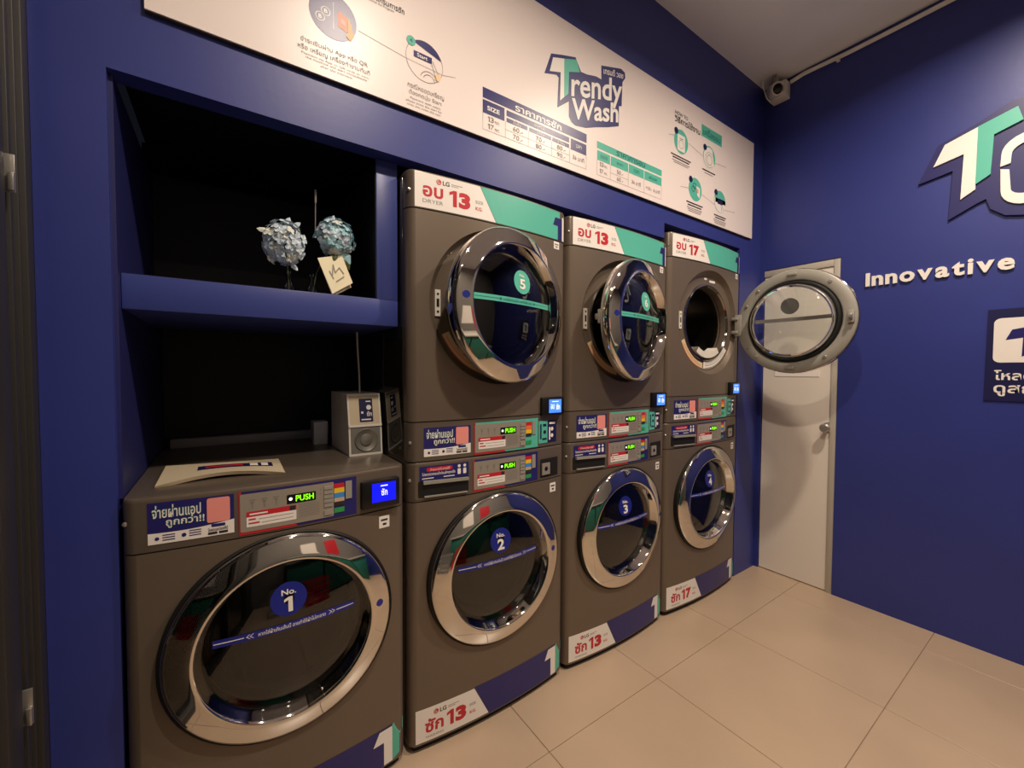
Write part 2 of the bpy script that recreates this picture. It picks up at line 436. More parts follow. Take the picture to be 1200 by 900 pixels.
def app_sticker(par, u0, u1, z0, z1):
    s = Fl(mp).rect(u0, u1, z0, z1, .0008, 6).build('app_sticker', 'navy', par)
    wd, ht = u1-u0, z1-z0
    X = lambda a: u0+wd*a
    Z = lambda b: z0+ht*b
    Fl(mp).band([X(i/14) for i in range(15)], lambda u: Z(0), lambda u: Z(.27+.09*(u-u0)/wd-.05*math.sin(math.pi*(u-u0)/wd)), .0012).build('white_wave', 'label_white', s)
    for off, bo, m, k in ((.0014, .055, 'teal_dark', 1), (.0018, .012, 'label_white', 0)):
        Fl(mp).text('จ่ายผ่านแอป', X(.05), X(.60), Z(.62), Z(.93), off, bo, .0).build('headline', m, s)
        Fl(mp).text('ถูกกว่า!!', X(.20), X(.64), Z(.36), Z(.625), off+.0002, bo, .0).build('headline', m, s)
    Fl(mp).rrect(X(.67), X(.95), Z(.34), Z(.96), wd*.03, .0016).build('pink_panel', 'pink', s)
    Fl(mp).rrect(X(.72), X(.89), Z(.225), Z(.30), wd*.012, .0018).build('pill', 'navy', s)
    Fl(mp).text('โหลดแอปเลยที่นี่', X(.68), X(.92), Z(.12), Z(.21), .0018, .02).build('download_line', 'dark_print', s)
    Fl(mp).rect(X(.68), X(.79), Z(.04), Z(.10), .0018).rect(X(.81), X(.92), Z(.04), Z(.10), .0018).build('store_badges', 'dark_print', s)
    Fl(mp).disc(X(.10), Z(.13), wd*.025, .0018, 12).build('round_icon', 'navy', s); Fl(mp).disc(X(.40), Z(.14), wd*.028, .0018, 12).build('round_icon', 'navy', s)
    f = Fl(mp)
    for b in (.19, .13, .07): f.rect(X(.16), X(.30), Z(b), Z(b+.022), .0018); f.rect(X(.46), X(.60), Z(b+.02), Z(b+.042), .0018)
    f.build('small_print', 'navy', s)

def control_panel(par, u0, u1, z0, z1, border, colours):
    s = Fl(mp).rect(u0, u1, z0, z1, .0010, 8).build('control_panel', border, par)
    pw = (u1-u0)*.77; sx0 = u0+.003; sz0, sz1 = z0+.007, z1-.006
    A = lambda a: sx0+pw*a
    B = lambda b: sz1-(sz1-sz0)*b
    Fl(mp).quad((u0, z0), (u0+(u1-u0)*.46, z0), (u0+(u1-u0)*.42, z0+.012), (u0, z0+.012), .0013, 8).rect(u0, u0+.006, z0, z1, .0013).build('red_edge', 'red', s)
    Fl(mp).rrect(A(0), A(1), sz0, sz1, .004, .0022).build('silver_plate', 'silver_panel', s)
    Fl(mp).rrect(A(.47), A(.79), B(.43), B(.18), .002, .0030).build('display', 'black_plastic', s)
    Fl(mp).disc(A(.51), B(.30), .0045, .0036, 14).build('indicator_dot', 'display_white', s)
    Fl(mp).text('PUSH', A(.565), A(.765), B(.385), B(.22), .0036, .02).build('display_text', 'display_green', s)
    Fl(mp).rect(A(.06), A(.57), B(.88), B(.62), .0030).build('notice_label', 'label_white', s)
    Fl(mp).rect(A(.06), A(.57), B(.62), B(.48), .0030).build('notice_header', 'red', s)
    Fl(mp).rect(A(.50), A(.56), B(.61), B(.49), .0034).build('notice_square', 'dark_print', s)
    Fl(mp).rect(A(.09), A(.27), B(.57), B(.53), .0034).build('notice_lettering', 'label_white', s)
    Fl(mp).rect(A(.08), A(.15), B(.70), B(.665), .0034).rect(A(.08), A(.19), B(.80), B(.765), .0034).build('notice_lettering', 'red', s)
    Fl(mp).rect(A(.18), A(.54), B(.70), B(.69), .0034).rect(A(.21), A(.54), B(.80), B(.79), .0034).build('notice_small_print', 'grey_print', s)
    f = Fl(mp)
    for a in (.12, .24, .36):
        f.poly([(A(a-.022), B(.22)), (A(a), B(.30)), (A(a+.022), B(.22))], .0028); f.rect(A(a-.004), A(a+.004), B(.40), B(.28), .0028); f.rect(A(a-.03), A(a+.03), B(.185), B(.17), .0028)
    f.build('program_icon', 'grey_print', s); f = Fl(mp)
    for k in range(7): f.rect(A(.60), A(.83), B(.50+.055*k+.012), B(.50+.055*k), .0028)
    f.rect(A(.84), A(.85), B(.18), B(.15), .0028); f.rect(A(.84), A(.85), B(.30), B(.27), .0028)
    f.build('panel_print', 'grey_print', s)
    for b in (.10, .225, .35, .475, .60, .80):
        h = .095 if b < .7 else .13
        q = Fl(mp); q.solid([(A(.885), B(b+h)), (A(.985), B(b+h)), (A(.985), B(b)), (A(.885), B(b))], .0022, .0024); q.build('button', 'speaker_grey' if False else 'grey_plastic', s)
    for (b0, b1, m) in colours:
        Fl(mp).rect(A(1.005), A(1.13), B(b1), B(b0), .0026).build('colour_label', m, s)
    q = Fl(mp); q.solid([(A(1.145), B(.56)), (A(1.225), B(.56)), (A(1.225), B(.04)), (A(1.145), B(.04))], .002, .0016); q.build('start_button', 'grey_plastic', s)

WCOL = [(.06, .20, 'red'), (.20, .34, 'yellow'), (.34, .49, 'sky_blue'), (.49, .60, 'beige'), (.60, .72, 'dark_print'), (.77, .92, 'green_print')]
DCOL = [(.06, .20, 'red'), (.20, .36, 'orange'), (.36, .50, 'yellow'), (.50, .62, 'dark_print'), (.78, .92, 'green_print')]
CU = .345

def washer(x0, no, kg, label, terminal, sticker, scale=(1, 1, 1)):
    t = empty('washing_machine', (x0, -.02, 0)); t.scale = scale
    tag(t, label, 'washing machine', 'washing machines along the wall')
    cz = .576
    g = cab_with_hole(.028, .868, CU, cz, .205); g.build('cabinet', 'graphite', t)
    G().prism(plan(.018), .0, .030).build('plinth', 'black_rubber', t)
    G().box(-.003, .0005, .045, DEP-.01, .04, .86, .001).build('side_panel', 'side_reflection', t)  # thin sheet added to imitate the side's dark mirror reflection
    G().prism(plan(.004), .866, .8735).build('seam', 'black_rubber', t, False)
    G().prism(plan(), .872, 1.003, .010).build('top_band', 'graphite_top', t)
    G().lathe([(0, -.0), (.006, .0), (.004, -.003), (0, -.004)], .006, fy(.006)-.002, .944, 12).build('screw', 'steel', t)
    # door
    yd = -BOW
    d = G().lathe([(.280, .016), (.2805, -.004), (.277, -.0105), (.270, -.0135), (.235, -.0265), (.222, -.0300), (.2175, -.0305), (.2145, -.0285), (.2115, -.022), (.204, -.004), (.197, .008), (.194, .046)], CU, yd, cz, 96).build('door', 'chrome', t, True, 50)
    G().lathe([(.288, .010), (.287, -.001), (.284, -.003), (.279, .002)], CU, yd, cz, 72, first=lambda u: fy(u)+.002).build('door_surround', 'black_rubber', t)
    gy = lambda r: yd+.006-.022*(1-(r/.198)**2)
    G().lathe([(.198*i/14, gy(.198*i/14)) for i in range(14, -1, -1)], CU, 0, cz, 72).build('glass', 'door_glass', d)
    dm = lambda u, z, off: (u, gy(min(.198, math.hypot(u-CU, z-cz)))-off-.0006, z)
    b = Fl(dm).disc(CU-.003, cz+.104, .045, .0004, 40).build('number_badge', 'badge_blue', d)
    Fl(dm).text('No.', CU-.021, CU+.015, cz+.116, cz+.131, .0012, .02).build('number_prefix', 'label_white', d)
    Fl(dm).number(str(no), CU-(.012 if no == 1 else .016)-.003, CU+(.009 if no == 1 else .014)-.003, cz+.070, cz+.110, .0012, .035).build('number_digit', 'label_white', d)
    f = Fl(dm)
    n = 14
    v = []; fs = []
    za, zb, ua, ub = cz+.022, cz+.042, CU-.176, CU+.172
    f.rect(ua, ub, za, zb, .0006, n).build('fill_line', 'badge_blue', d)
    zm = (za+zb)/2
    for sd, e, ln in ((1, ua, .066), (-1, ub, .050)):
        f = Fl(dm); f.rect(min(e+sd*.002, e+sd*(ln+.002)), max(e+sd*.002, e+sd*(ln+.002)), zm-.0012, zm+.0012, .001, 4); f.build('line_rule', 'label_white', d)
        for k in (0, 1):
            x = e+sd*(ln+.006+.008*k); pts = [(x, zm), (x+sd*.008, zm+sd*.006), (x+sd*.010, zm+sd*.006), (x+sd*.003, zm), (x+sd*.010, zm-sd*.006), (x+sd*.008, zm-sd*.006)]
            Fl(dm).poly(pts, .001).build('line_arrow', 'label_white', d)
    Fl(dm).text('หากใส่ผ้าเกินเส้นนี้ อาจทำให้ผ้าไม่สะอาด', ua+.10, ub-.082, zm-.0055, zm+.0065, .001, .01).build('line_lettering', 'label_white', d)
    cm = lambda u, z, off: (u, yd-.0135-(.270-math.hypot(u-CU, z-cz))*.371-off, z)
    Fl(cm).disc(CU+.243, cz+.020, .0105, .0012, 20).build('blue_dot', 'badge_blue', d)
    # drum behind the glass
    G().lathe([(.194, .046), (.188, .052), (.180, .060), (.176, .075)], CU, yd, cz, 64).build('door_bowl_rim', 'chrome_dark', d, True, 60)
    G().lathe([(.180, .070), (.165, .105), (.12, .135), (.06, .15), (.0, .153)], CU, yd, cz, 48).build('door_bowl', 'bowl_glass', d)
    G().lathe([(.206, .030), (.200, .085), (.205, .10), (.245, .115), (.25, .42), (.23, .45), (.0, .47)], CU, yd, cz, 48).build('drum', 'drum_steel', t)
    for k in range(3):
        a = R_(90+120*k+25); lf = G(); lf.tube([(CU+.225*math.cos(a), yd+.13, cz+.225*math.sin(a)), (CU+.225*math.cos(a), yd+.42, cz+.225*math.sin(a))], .03, 8); lf.build('drum_lifter', 'drum_steel', t)
    # controls
    control_panel(t, .230, .528, .877, .991, 'navy', WCOL)
    if sticker: app_sticker(t, .048, .220, .889, .990)
    else:
        f = G(); f.box(.022, .212, -.004, .02, .878, .990, .004)
        dr = Fl(mp).rrect(.018, .215, .878, .992, .008, .0012).build('drawer', 'graphite', t)
        Fl(mp).rrect(.030, .212, .884, .940, .006, .0018).build('drawer_recess', 'black_rubber', dr)
        h = Fl(mp); h.solid([(.045, .930), (.208, .926), (.208, .936), (.045, .941)], .010, .0016); h.build('drawer_handle', 'grey_plastic', dr)
        h = Fl(mp); h.solid([(.050, .884), (.205, .882), (.205, .886), (.050, .889)], .006, .0016); h.build('drawer_lip', 'grey_plastic', dr)
        s = Fl(mp).rect(.035, .212, .940, .989, .0026, 5).build('detergent_sticker', 'navy', dr)
        Fl(mp).rrect(.058, .150, .970, .984, .006, .0032).build('red_pill', 'red', dr)
        Fl(mp).text('คำแนะนำในการใช้', .070, .140, .9725, .9815, .0036).build('pill_lettering', 'label_white', dr)
        Fl(mp).text('โปรดตรวจกระเป๋าก่อนซักทุกครั้ง', .043, .160, .954, .968, .0032, .015).build('sticker_lettering', 'label_white', dr)
        Fl(mp).rect(.043, .158, .9465, .9495, .0032).build('sticker_small_print', 'label_white', dr)
        q = Fl(mp)
        for uu in (.175, .196): q.disc(uu, .979, .0055, .0032, 12); q.rrect(uu-.006, uu+.006, .950, .970, .003, .0032)
        q.build('bottle_icons', 'label_white', dr)
    if terminal:
        b = G().box(.540, .660, fy(.6)-.018, fy(.6)+.02, .884, .972, .006).build('payment_terminal', 'black_plastic', t)
        tm_ = lambda u, z, off: (u, fy(.6)-.018-off, z)
        Fl(tm_).rect(.572, .646, .903, .962, .0006).build('screen', 'screen_blue', b)
        Fl(tm_).text('ซัก', .600, .619, .922, .944, .0012, .02).rect(.598, .620, .951, .9545, .0012).build('screen_text', 'screen_text', b)
    else:
        b = Fl(mp); b.rrect(.536, .648, .872, .962, .006, .0012); b = b.build('coin_slot_frame', 'graphite_top', t)
        Fl(mp).rrect(.541, .643, .880, .956, .004, .0018).build('coin_slot_recess', 'black_rubber', b)
        q = Fl(mp); q.solid([(.548, .892), (.592, .892), (.592, .938), (.548, .938)], .006, .002); q.build('lock_plate', 'silver_panel', b)
        Fl(mp).disc(.570, .916, .009, .0086, 16).build('lock', 'chrome_dark', b)
    s = Fl(mp).rect(.598, .632, .812, .850, .0008).build('serial_tag', 'label_white', t)
    Fl(mp).rect(.604, .626, .834, .840, .0012).rect(.610, .622, .820, .827, .0012).build('tag_print', 'dark_print', s)
    # bottom label
    s = Fl(mp).quad((.020, .036), (.296, .036), (.236, .152), (.020, .152), .0008, 8).build('brand_label', 'label_white', t)
    lg_mark(s, .082, .120, .018, mp)
    Fl(mp).text('ซัก', .052, .118, .064, .112, .0012, .03).build('word', 'red', s)
    Fl(mp).number(str(kg), .130, .204, .060, .113, .0012, .06).build('capacity', 'red', s)
    Fl(mp).text('WASHING', .054, .118, .046, .054, .0012).text('SIZE', .217, .242, .094, .103, .0012).build_each('small_lettering', 'grey_print', s)
    Fl(mp).text('KG.', .218, .243, .066, .077, .0012, .02).build('unit', 'red', s)
    s = Fl(mp).quad((.298, .032), (W-.012, .032), (W-.012, .156), (.238, .156), .0008, 10).build('navy_label', 'navy', t)
    T_mark(s, .575, .034, .102, .122)
    return t

def dryer_door(par, hinge, angle, no, badge):
    """built round its hinge: closed it lies at -x from it, outside facing -y"""
    c = -.276; Ro = .274
    d = G().lathe([(.262, .012), (Ro, .008), (Ro+.001, -.014), (.271, -.022), (.262, -.0265), (.225, -.0420), (.216, -.0455), (.212, -.0455), (.2095, -.042), (.202, -.022), (.196, -.010), (.192, .020)], c, 0, 0, 96).build('door', 'chrome', par, True, 50)
    d.location = hinge; d.rotation_euler = (0, 0, R_(angle))
    gy = lambda r: -.012-.022*(1-(r/.198)**2)
    G().lathe([(.198*i/12, gy(.198*i/12)) for i in range(12, -1, -1)], c, 0, 0, 64).build('outer_glass', 'door_glass' if badge else 'clear_glass', d)
    # inner side
    G().lathe([(Ro-.002, .006), (.270, .020), (.262, .026), (.222, .026), (.216, .022), (.212, .012), (.206, .012)], c, 0, 0, 80).build('inner_flange', 'grey_plastic', d, True, 40)
    G().lathe([(.213, .010), (.210, .026), (.205, .031), (.198, .030), (.196, .018)], c, 0, 0, 72).build('gasket', 'black_rubber', d)
    G().lathe([(.197, .022), (.190, .052), (.178, .074), (.165, .082), (.0, .086)], c, 0, 0, 56).build('inner_lens', 'clear_glass' if not badge else 'bowl_glass', d, True, 60)
    for a in (48, 132, -48, -128, 25, -32):
        G().lathe([(.0, .032), (.006, .032), (.009, .028), (.009, .025)], c+.243*math.cos(R_(a)), 0, .243*math.sin(R_(a)), 12).build('screw', 'steel', d)
    for a in (90, -90):
        x, z = c+.246*math.cos(R_(a)), .246*math.sin(R_(a)); G().box(x-.022, x+.022, .020, .036, z-.008, z+.008, .005).build('rubber_stop', 'grey_plastic', d)
    hb = G(); hb.box(-.030, .006, .012, .034, -.062, .062, .005); hb.box(-.016, .018, .014, .044, .030, .048, .004); hb.box(-.016, .018, .014, .044, -.048, -.030, .004); hb.build('hinge', 'grey_plastic', d)
    G().box(c-.262, c-.238, .020, .040, -.030, .030, .003).build('striker', 'grey_plastic', d)
    G().box(c-.258, c-.246, .038, .056, -.012, .012, .003).build('striker_hook', 'steel', d)
    dm = lambda u, z, off: (u, gy(min(.198, math.hypot(u-c, z)))-off-.0006, z)
    Fl(dm).disc(c+.028, .088, .043, .0004, 40).build('number_badge', 'teal' if badge else 'grey_print', d)
    Fl(dm).rect(c-.193, c+.193, .006, .026, .0004, 14).build('fill_line', 'teal' if badge else 'grey_print', d)
    if badge:
        Fl(dm).text('No.', c+.014, c+.042, .106, .117, .0012, .02).build('number_prefix', 'label_white', d)
        Fl(dm).text(str(no), c+.013, c+.043, .062, .099, .0012, .035).build('number_digit', 'label_white', d)
        for xa, xb, xd in ((c-.185, c-.085, c-.08), (c+.095, c+.185, c+.09)):
            Fl(dm).rect(xa, xb, .0155, .0170, .001, 4).build('line_rule', 'teal_dark', d); Fl(dm).disc(xd, .016, .005, .001, 10).build('line_arrow', 'teal_dark', d)
        Fl(dm).text('หากใส่ผ้าเกินเส้นนี้ อาจทำให้ผ้าไม่แห้ง', c-.07, c+.08, .0115, .0215, .001, .01).build('line_lettering', 'teal_dark', d)
    fm = lambda u, z, off: (u, -.0265-(.262-math.hypot(u-c, z))*.419-off, z)
    Fl(fm).disc(c-.236, .010, .012, .0006, 18).build('blue_dot', 'badge_blue', d)
    return d

def dryer(x0, z0, no, kg, label, angle, scale=(1, 1, 1)):
    t = empty('tumble_dryer', (x0, -.02, z0)); t.scale = scale
    tag(t, label, 'tumble dryer', 'tumble dryers stacked on the washers')
    cu, cz, yd = .350, (.540 if kg == 13 else .532), -BOW
    G().prism(plan(), .004, .134, 0).build('control_band', 'graphite_top', t)
    G().prism(plan(.004), .0, .006).build('seam', 'black_rubber', t, False)
    G().box(-.003, .0005, .045, DEP-.01, .012, .95, .001).build('side_panel', 'side_reflection', t)  # same added sheet, standing for the grazing reflection on the side
    G().prism(plan(.004), .133, .140).build('seam', 'black_rubber', t, False)
    cab_with_hole(.138, .840, cu, cz, .281).build('cabinet', 'graphite', t)
    G().prism(plan(.004), .838, .846).build('seam', 'black_rubber', t, False)
    G().prism(plan(), .844, .966, .008).build('top_panel', 'graphite_top', t)
    for zz in (.90, .068): G().lathe([(0, 0), (.006, .0), (.004, -.003), (0, -.004)], .007, fy(.007)-.002, zz, 12).build('screw', 'steel', t)
    G().lathe([(.281, 0), (.272, .020), (.262, .030), (.214, .034), (.204, .030), (.196, .034), (.194, .075)], cu, yd, cz, 80, first=fy).build('door_recess', 'graphite', t, True, 40)
    G().lathe([(.214, .036), (.210, .026), (.203, .024), (.197, .032)], cu, yd, cz, 64).build('opening_seal', 'chrome_dark', t)
    G().lathe([(.1945, .060), (.197, .10), (.240, .12), (.245, .45), (.0, .47)], cu, yd, cz, 48).build('drum', 'drum_steel', t)
    for k in range(3):
        a = R_(80+120*k); G().tube([(cu+.222*math.cos(a), yd+.14, cz+.222*math.sin(a)), (cu+.222*math.cos(a), yd+.43, cz+.222*math.sin(a))], .026, 8).build('drum_lifter', 'drum_steel', t)
    # recess details
    rm = lambda u, z, off: (u, yd+.0315-off, z)
    p = Fl(rm); p.solid([(cu-.255, cz-.045), (cu-.235, cz-.045), (cu-.235, cz+.045), (cu-.255, cz+.045)], .006, 0); p = p.build('latch_plate', 'speaker_white', t)
    q = Fl(rm)
    for b in (.030, -.030): q.disc(cu-.245, cz+b, .0045, .0066, 10)
    q.rect(cu-.250, cu-.240, cz-.014, cz+.014, .0066); q.build('latch_hole', 'black_rubber', p)
    wl = Fl(rm).ring(cu, cz, .222, .256, .0006, 16, 205, 262).build('warning_label', 'warning_label', t)
    q = Fl(rm); q.ring(cu, cz, .248, .251, .0012, 14, 208, 258); q.ring(cu, cz, .236, .239, .0012, 14, 208, 258); q.ring(cu, cz, .228, .230, .0012, 14, 212, 250); q.build('warning_print', 'orange', wl)
    if angle > 60:
        wl = Fl(rm).ring(cu, cz, .212, .258, .0006, 16, 264, 325).build('warning_label', 'label_white', t)
        q = Fl(rm); q.ring(cu, cz, .246, .249, .0012, 14, 268, 320); q.ring(cu, cz, .232, .235, .0012, 14, 268, 320); q.ring(cu, cz, .222, .224, .0012, 14, 268, 318); q.build('warning_print', 'grey_print', wl)
        G().lathe([(.192, .02), (.192, .07), (.160, .075), (.160, .02), (.192, .02)], cu, yd, cz, 20, a0=236, a1=304).build('lint_filter', 'speaker_white', t)
        q = Fl(rm); q.rect(cu-.03, cu-.005, cz+.236, cz+.246, .0006); q.rect(cu+.02, cu+.075, cz+.226, cz+.238, .0006); q.build('recess_sticker', 'label_white', t)
    dryer_door(t, (.628, -.024, cz), angle, no, angle < 60)
    # control band
    app_sticker(t, .050, .220, .018, .116)
    control_panel(t, .234, .528, .007, .122, 'teal', DCOL)
    Fl(mp).rect(.533, .582, .018, .108, .0010, 3).build('guide_label', 'teal', t)
    q = Fl(mp); q.rect(.540, .548, .035, .095, .0016); q.rect(.556, .575, .085, .095, .0016); q.disc(.566, .062, .008, .0016, 12); q.rect(.552, .577, .030, .038, .0016); q.build('guide_print', 'navy_dark', t)
    Fl(mp).rect(.583, .634, .018, .108, .0010, 3).build('guide_label', 'navy_dark', t)
    q = Fl(mp)
    for b in (.045, .072): q.disc(.608, b, .008, .0016, 12)
    q.rect(.592, .626, .092, .100, .0016); q.rect(.590, .598, .028, .08, .0016); q.build('guide_print', 'label_white', t)
    b = G().box(.540, .658, fy(.60)-.020, fy(.6)+.02, .128, .204, .005).build('payment_terminal', 'black_plastic', t)
    tm_ = lambda u, z, off: (u, fy(.6)-.020-off, z)
    Fl(tm_).rect(.575, .640, .140, .194, .0006).build('screen', 'screen_light', b)
    q = Fl(tm_); q.text('อบ', .584, .602, .155, .175, .0012, .02); q.text('ซัก', .612, .632, .152, .176, .0012, .02); q.rect(.590, .625, .184, .187, .0012); q.build('screen_text', 'screen_text', b)
    s = Fl(mp).rect(.611, .643, .808, .838, .0008).build('serial_tag', 'label_white', t)
    Fl(mp).rect(.616, .638, .824, .829, .0012).rect(.620, .634, .814, .819, .0012).build('tag_print', 'grey_print', s)
    # top label
    s = Fl(mp).quad((.022, .847), (.322, .847), (.256, .960), (.022, .960), .0008, 10).build('brand_label', 'label_white', t)
    lg_mark(s, .094, .930, .018, mp)
    Fl(mp).text('อบ', .048, .118, .884, .920, .0012, .03).build('word', 'red', s)
    Fl(mp).number(str(kg), .140, .218, .868, .922, .0012, .06).build('capacity', 'red', s)
    Fl(mp).text('DRYER', .048, .118, .864, .876, .0012).text('SIZE', .238, .268, .898, .908, .0012).build_each('small_lettering', 'grey_print', s)
    Fl(mp).text('KG.', .238, .266, .874, .886, .0012, .02).build('unit', 'red', s)
    s = Fl(mp).quad((.324, .847), (W-.010, .847), (W-.010, .960), (.258, .960), .0008, 12).build('teal_label', 'teal', t)
    P = lambda pts: [(.606+a*.07, .847+b*.09) for a, b in pts]
    Fl(mp).poly(P([(0, .62), (.18, .98), (.74, .98), (.74, 0), (.40, 0), (.40, .62)]), .0012).build('logo_dark_half', 'navy', s)
    Fl(mp).rect(.606+.07*.76, W-.012, .847, .847+.095, .0014, 3).build('logo_light_half', 'label_white', s)
    return t

S4 = (1.061, 1.06, 1.035)
washer(0, 1, 13, 'dark graphite washing machine badged No. 1 standing alone under the shelf, blue terminal screen', True, True)
washer(.70, 2, 13, 'dark graphite washing machine badged No. 2 at the bottom of the left stack', False, False)
washer(1.40, 3, 13, 'dark graphite washing machine badged No. 3 at the bottom of the middle stack', False, False)
washer(2.10, 4, 17, 'larger dark graphite washing machine badged No. 4 labelled 17 nearest the white door', False, False, S4)
dryer(.70, 1.003, 5, 13, 'graphite tumble dryer badged 5 with ajar door on top of the left stack', 10.5)
dryer(1.40, 1.003, 6, 13, 'graphite tumble dryer badged 6 with ajar door on top of the middle stack', 10.5)
dryer(2.10, 1.0385, 7, 17, 'tumble dryer labelled 17 with its round door swung wide open', 91, S4)

# ------------------------------------------------------------------ built-in shelf above washer No. 1
def build_shelf():
    t = empty('wall_shelf', (-.008, .05, 1.4605))
    tag(t, 'blue painted built-in shelf with upright end panel above washer No. 1', 'shelf')
    G().box(.009, .698, 0, .60, 0, .0865, .0015).build('shelf_board', 'shelf_paint', t)
    G().box(.628, .698, 0, .60, .087, .543, .0015).build('end_panel', 'shelf_paint', t)
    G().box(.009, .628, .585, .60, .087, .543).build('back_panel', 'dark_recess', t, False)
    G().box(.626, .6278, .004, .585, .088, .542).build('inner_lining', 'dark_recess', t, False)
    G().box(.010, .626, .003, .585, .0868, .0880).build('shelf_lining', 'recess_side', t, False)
build_shelf()
tag(G().box(.02, .56, .80, .848, .985, 1.03, .003).build('back_ledge', 'adapter_grey'), 'low grey trunking strip along the dark wall behind washer No. 1', 'ledge')  # plain grey bar giving a paler band low on the back wall

# ------------------------------------------------------------------ speaker, adapter, wire, tray
def build_speaker():
    t = empty('speaker', (.626, .205, 1.003)); tag(t, 'small white box speaker with round cone on washer No. 1', 'speaker')
    x0, x1 = -.060, .058; H = .222
    prof = [(.0, .0), (.010, .105), (.034, H), (.30, H), (.30, .0)]     # side view (y, z): front leans back
    n = len(prof); v = [(x0, y, z) for y, z in prof]+[(x1, y, z) for y, z in prof]
    f = [tuple(range(n)), tuple(range(n, 2*n))[::-1]]+[(i, n+i, n+(i+1) % n, (i+1) % n) for i in range(n)]
    link('enclosure', v, f, 'speaker_white', t)
    def fm(u, z, off):
        y = .010*z/.105 if z < .105 else .010+.024*(z-.105)/(H-.105)
        return (u, y-off, z)
    Fl(fm).rect(x0+.006, x1-.006, .008, .102, .001).build('grille_panel', 'speaker_grey', t)
    Fl(fm).rect(x0+.006, x1-.006, .112, H-.006, .001).build('upper_panel', 'tray_beige', t)
    q = Fl(fm); q.solid([(x0, .103), (x1, .103), (x1, .111), (x0, .111)], .004, .0); q.build('divider', 'speaker_white', t)
    G().lathe([(.042, -.002), (.040, -.006), (.036, -.004), (.022, .0), (.020, -.004), (.012, -.006), (.0, -.007)], 0, .003, .055, 32).build('cone', 'cone_grey', t)
    p = Fl(fm).rect(-.020, .028, .120, .204, .0022).build('instruction_label', 'navy_dark', t)
    q = Fl(fm); q.disc(.014, .172, .009, .0028, 14); q.text('ซัก', .006, .024, .140, .158, .0028, .02); q.rect(-.014, -.006, .150, .158, .0028); q.rect(-.014, .02, .126, .131, .0028); q.rect(.004, .022, .192, .196, .0028); q.build('label_print', 'label_white', p)
build_speaker()
tag(G().box(.500, .556, .52, .60, 1.003, 1.098, .004).build('power_adapter', 'adapter_grey'), 'small grey adapter box beside the white speaker', 'adapter')
tag(G().tube([(.632, .35, 1.4604), (.634, .352, 1.40), (.640, .354, 1.30), (.642, .356, 1.2255)], .0035, 8).build('speaker_cable', 'cable_white'), 'thin white cable hanging from the shelf down to the speaker', 'cable')

def build_tray():
    t = empty('plastic_cover', (.20, .18, 1.003)); tag(t, 'beige curved plastic cover lying on top of washer No. 1', 'cover')
    n = 16; v = []; f = []
    def P(i, j):       # i along, j from front to back
        a = i/n; x = -.148+.296*a; arch = .034*math.sin(math.pi*a)
        yf = -.112+.01*a+arch*1.1-.028*a; yb = .135-.07*a
        y = yf+(yb-yf)*j; z = .006+.012*math.sin(math.pi*a)*(1-j)+.006*j
        return (x, y, z)
    for i in range(n+1):
        for j in (0, .3, .65, 1): v.append(P(i, j))
        x, y, z = P(i, 0); v.append((x, y+.004, max(.0005, z-.010)))
        x, y, z = P(i, 1); v.append((x, y-.004, max(.0005, z-.010)))
    for i in range(n):
        b, c = i*6, i*6+6
        f += [(b, c, c+1, b+1), (b+1, c+1, c+2, b+2), (b+2, c+2, c+3, b+3), (b+4, c+4, c, b), (b+3, c+3, c+5, b+5), (b+5, c+5, c+4, b+4)]
    f += [(0, 1, 2, 3, 5, 4), tuple(n*6+k for k in (4, 5, 3, 2, 1, 0))]
    link('shell', v, f, 'tray_beige', t, True, 40)
    def sm(a, b, off):
        p = Vector(P(n*a, b)); return (p.x, p.y, p.z+off+.0004)
    s = Fl(sm); s.quad((.28, .42), (.92, .42), (.92, .72), (.28, .72), .0006, 10); s = s.build('sticker', 'navy_dark', t)
    Fl(sm).rect(.34, .66, .50, .62, .0012, 4).build('sticker_print', 'red', s)
    Fl(sm).rect(.72, .79, .46, .68, .0012).rect(.82, .88, .46, .68, .0012).build('sticker_mark', 'label_white', s)
build_tray()

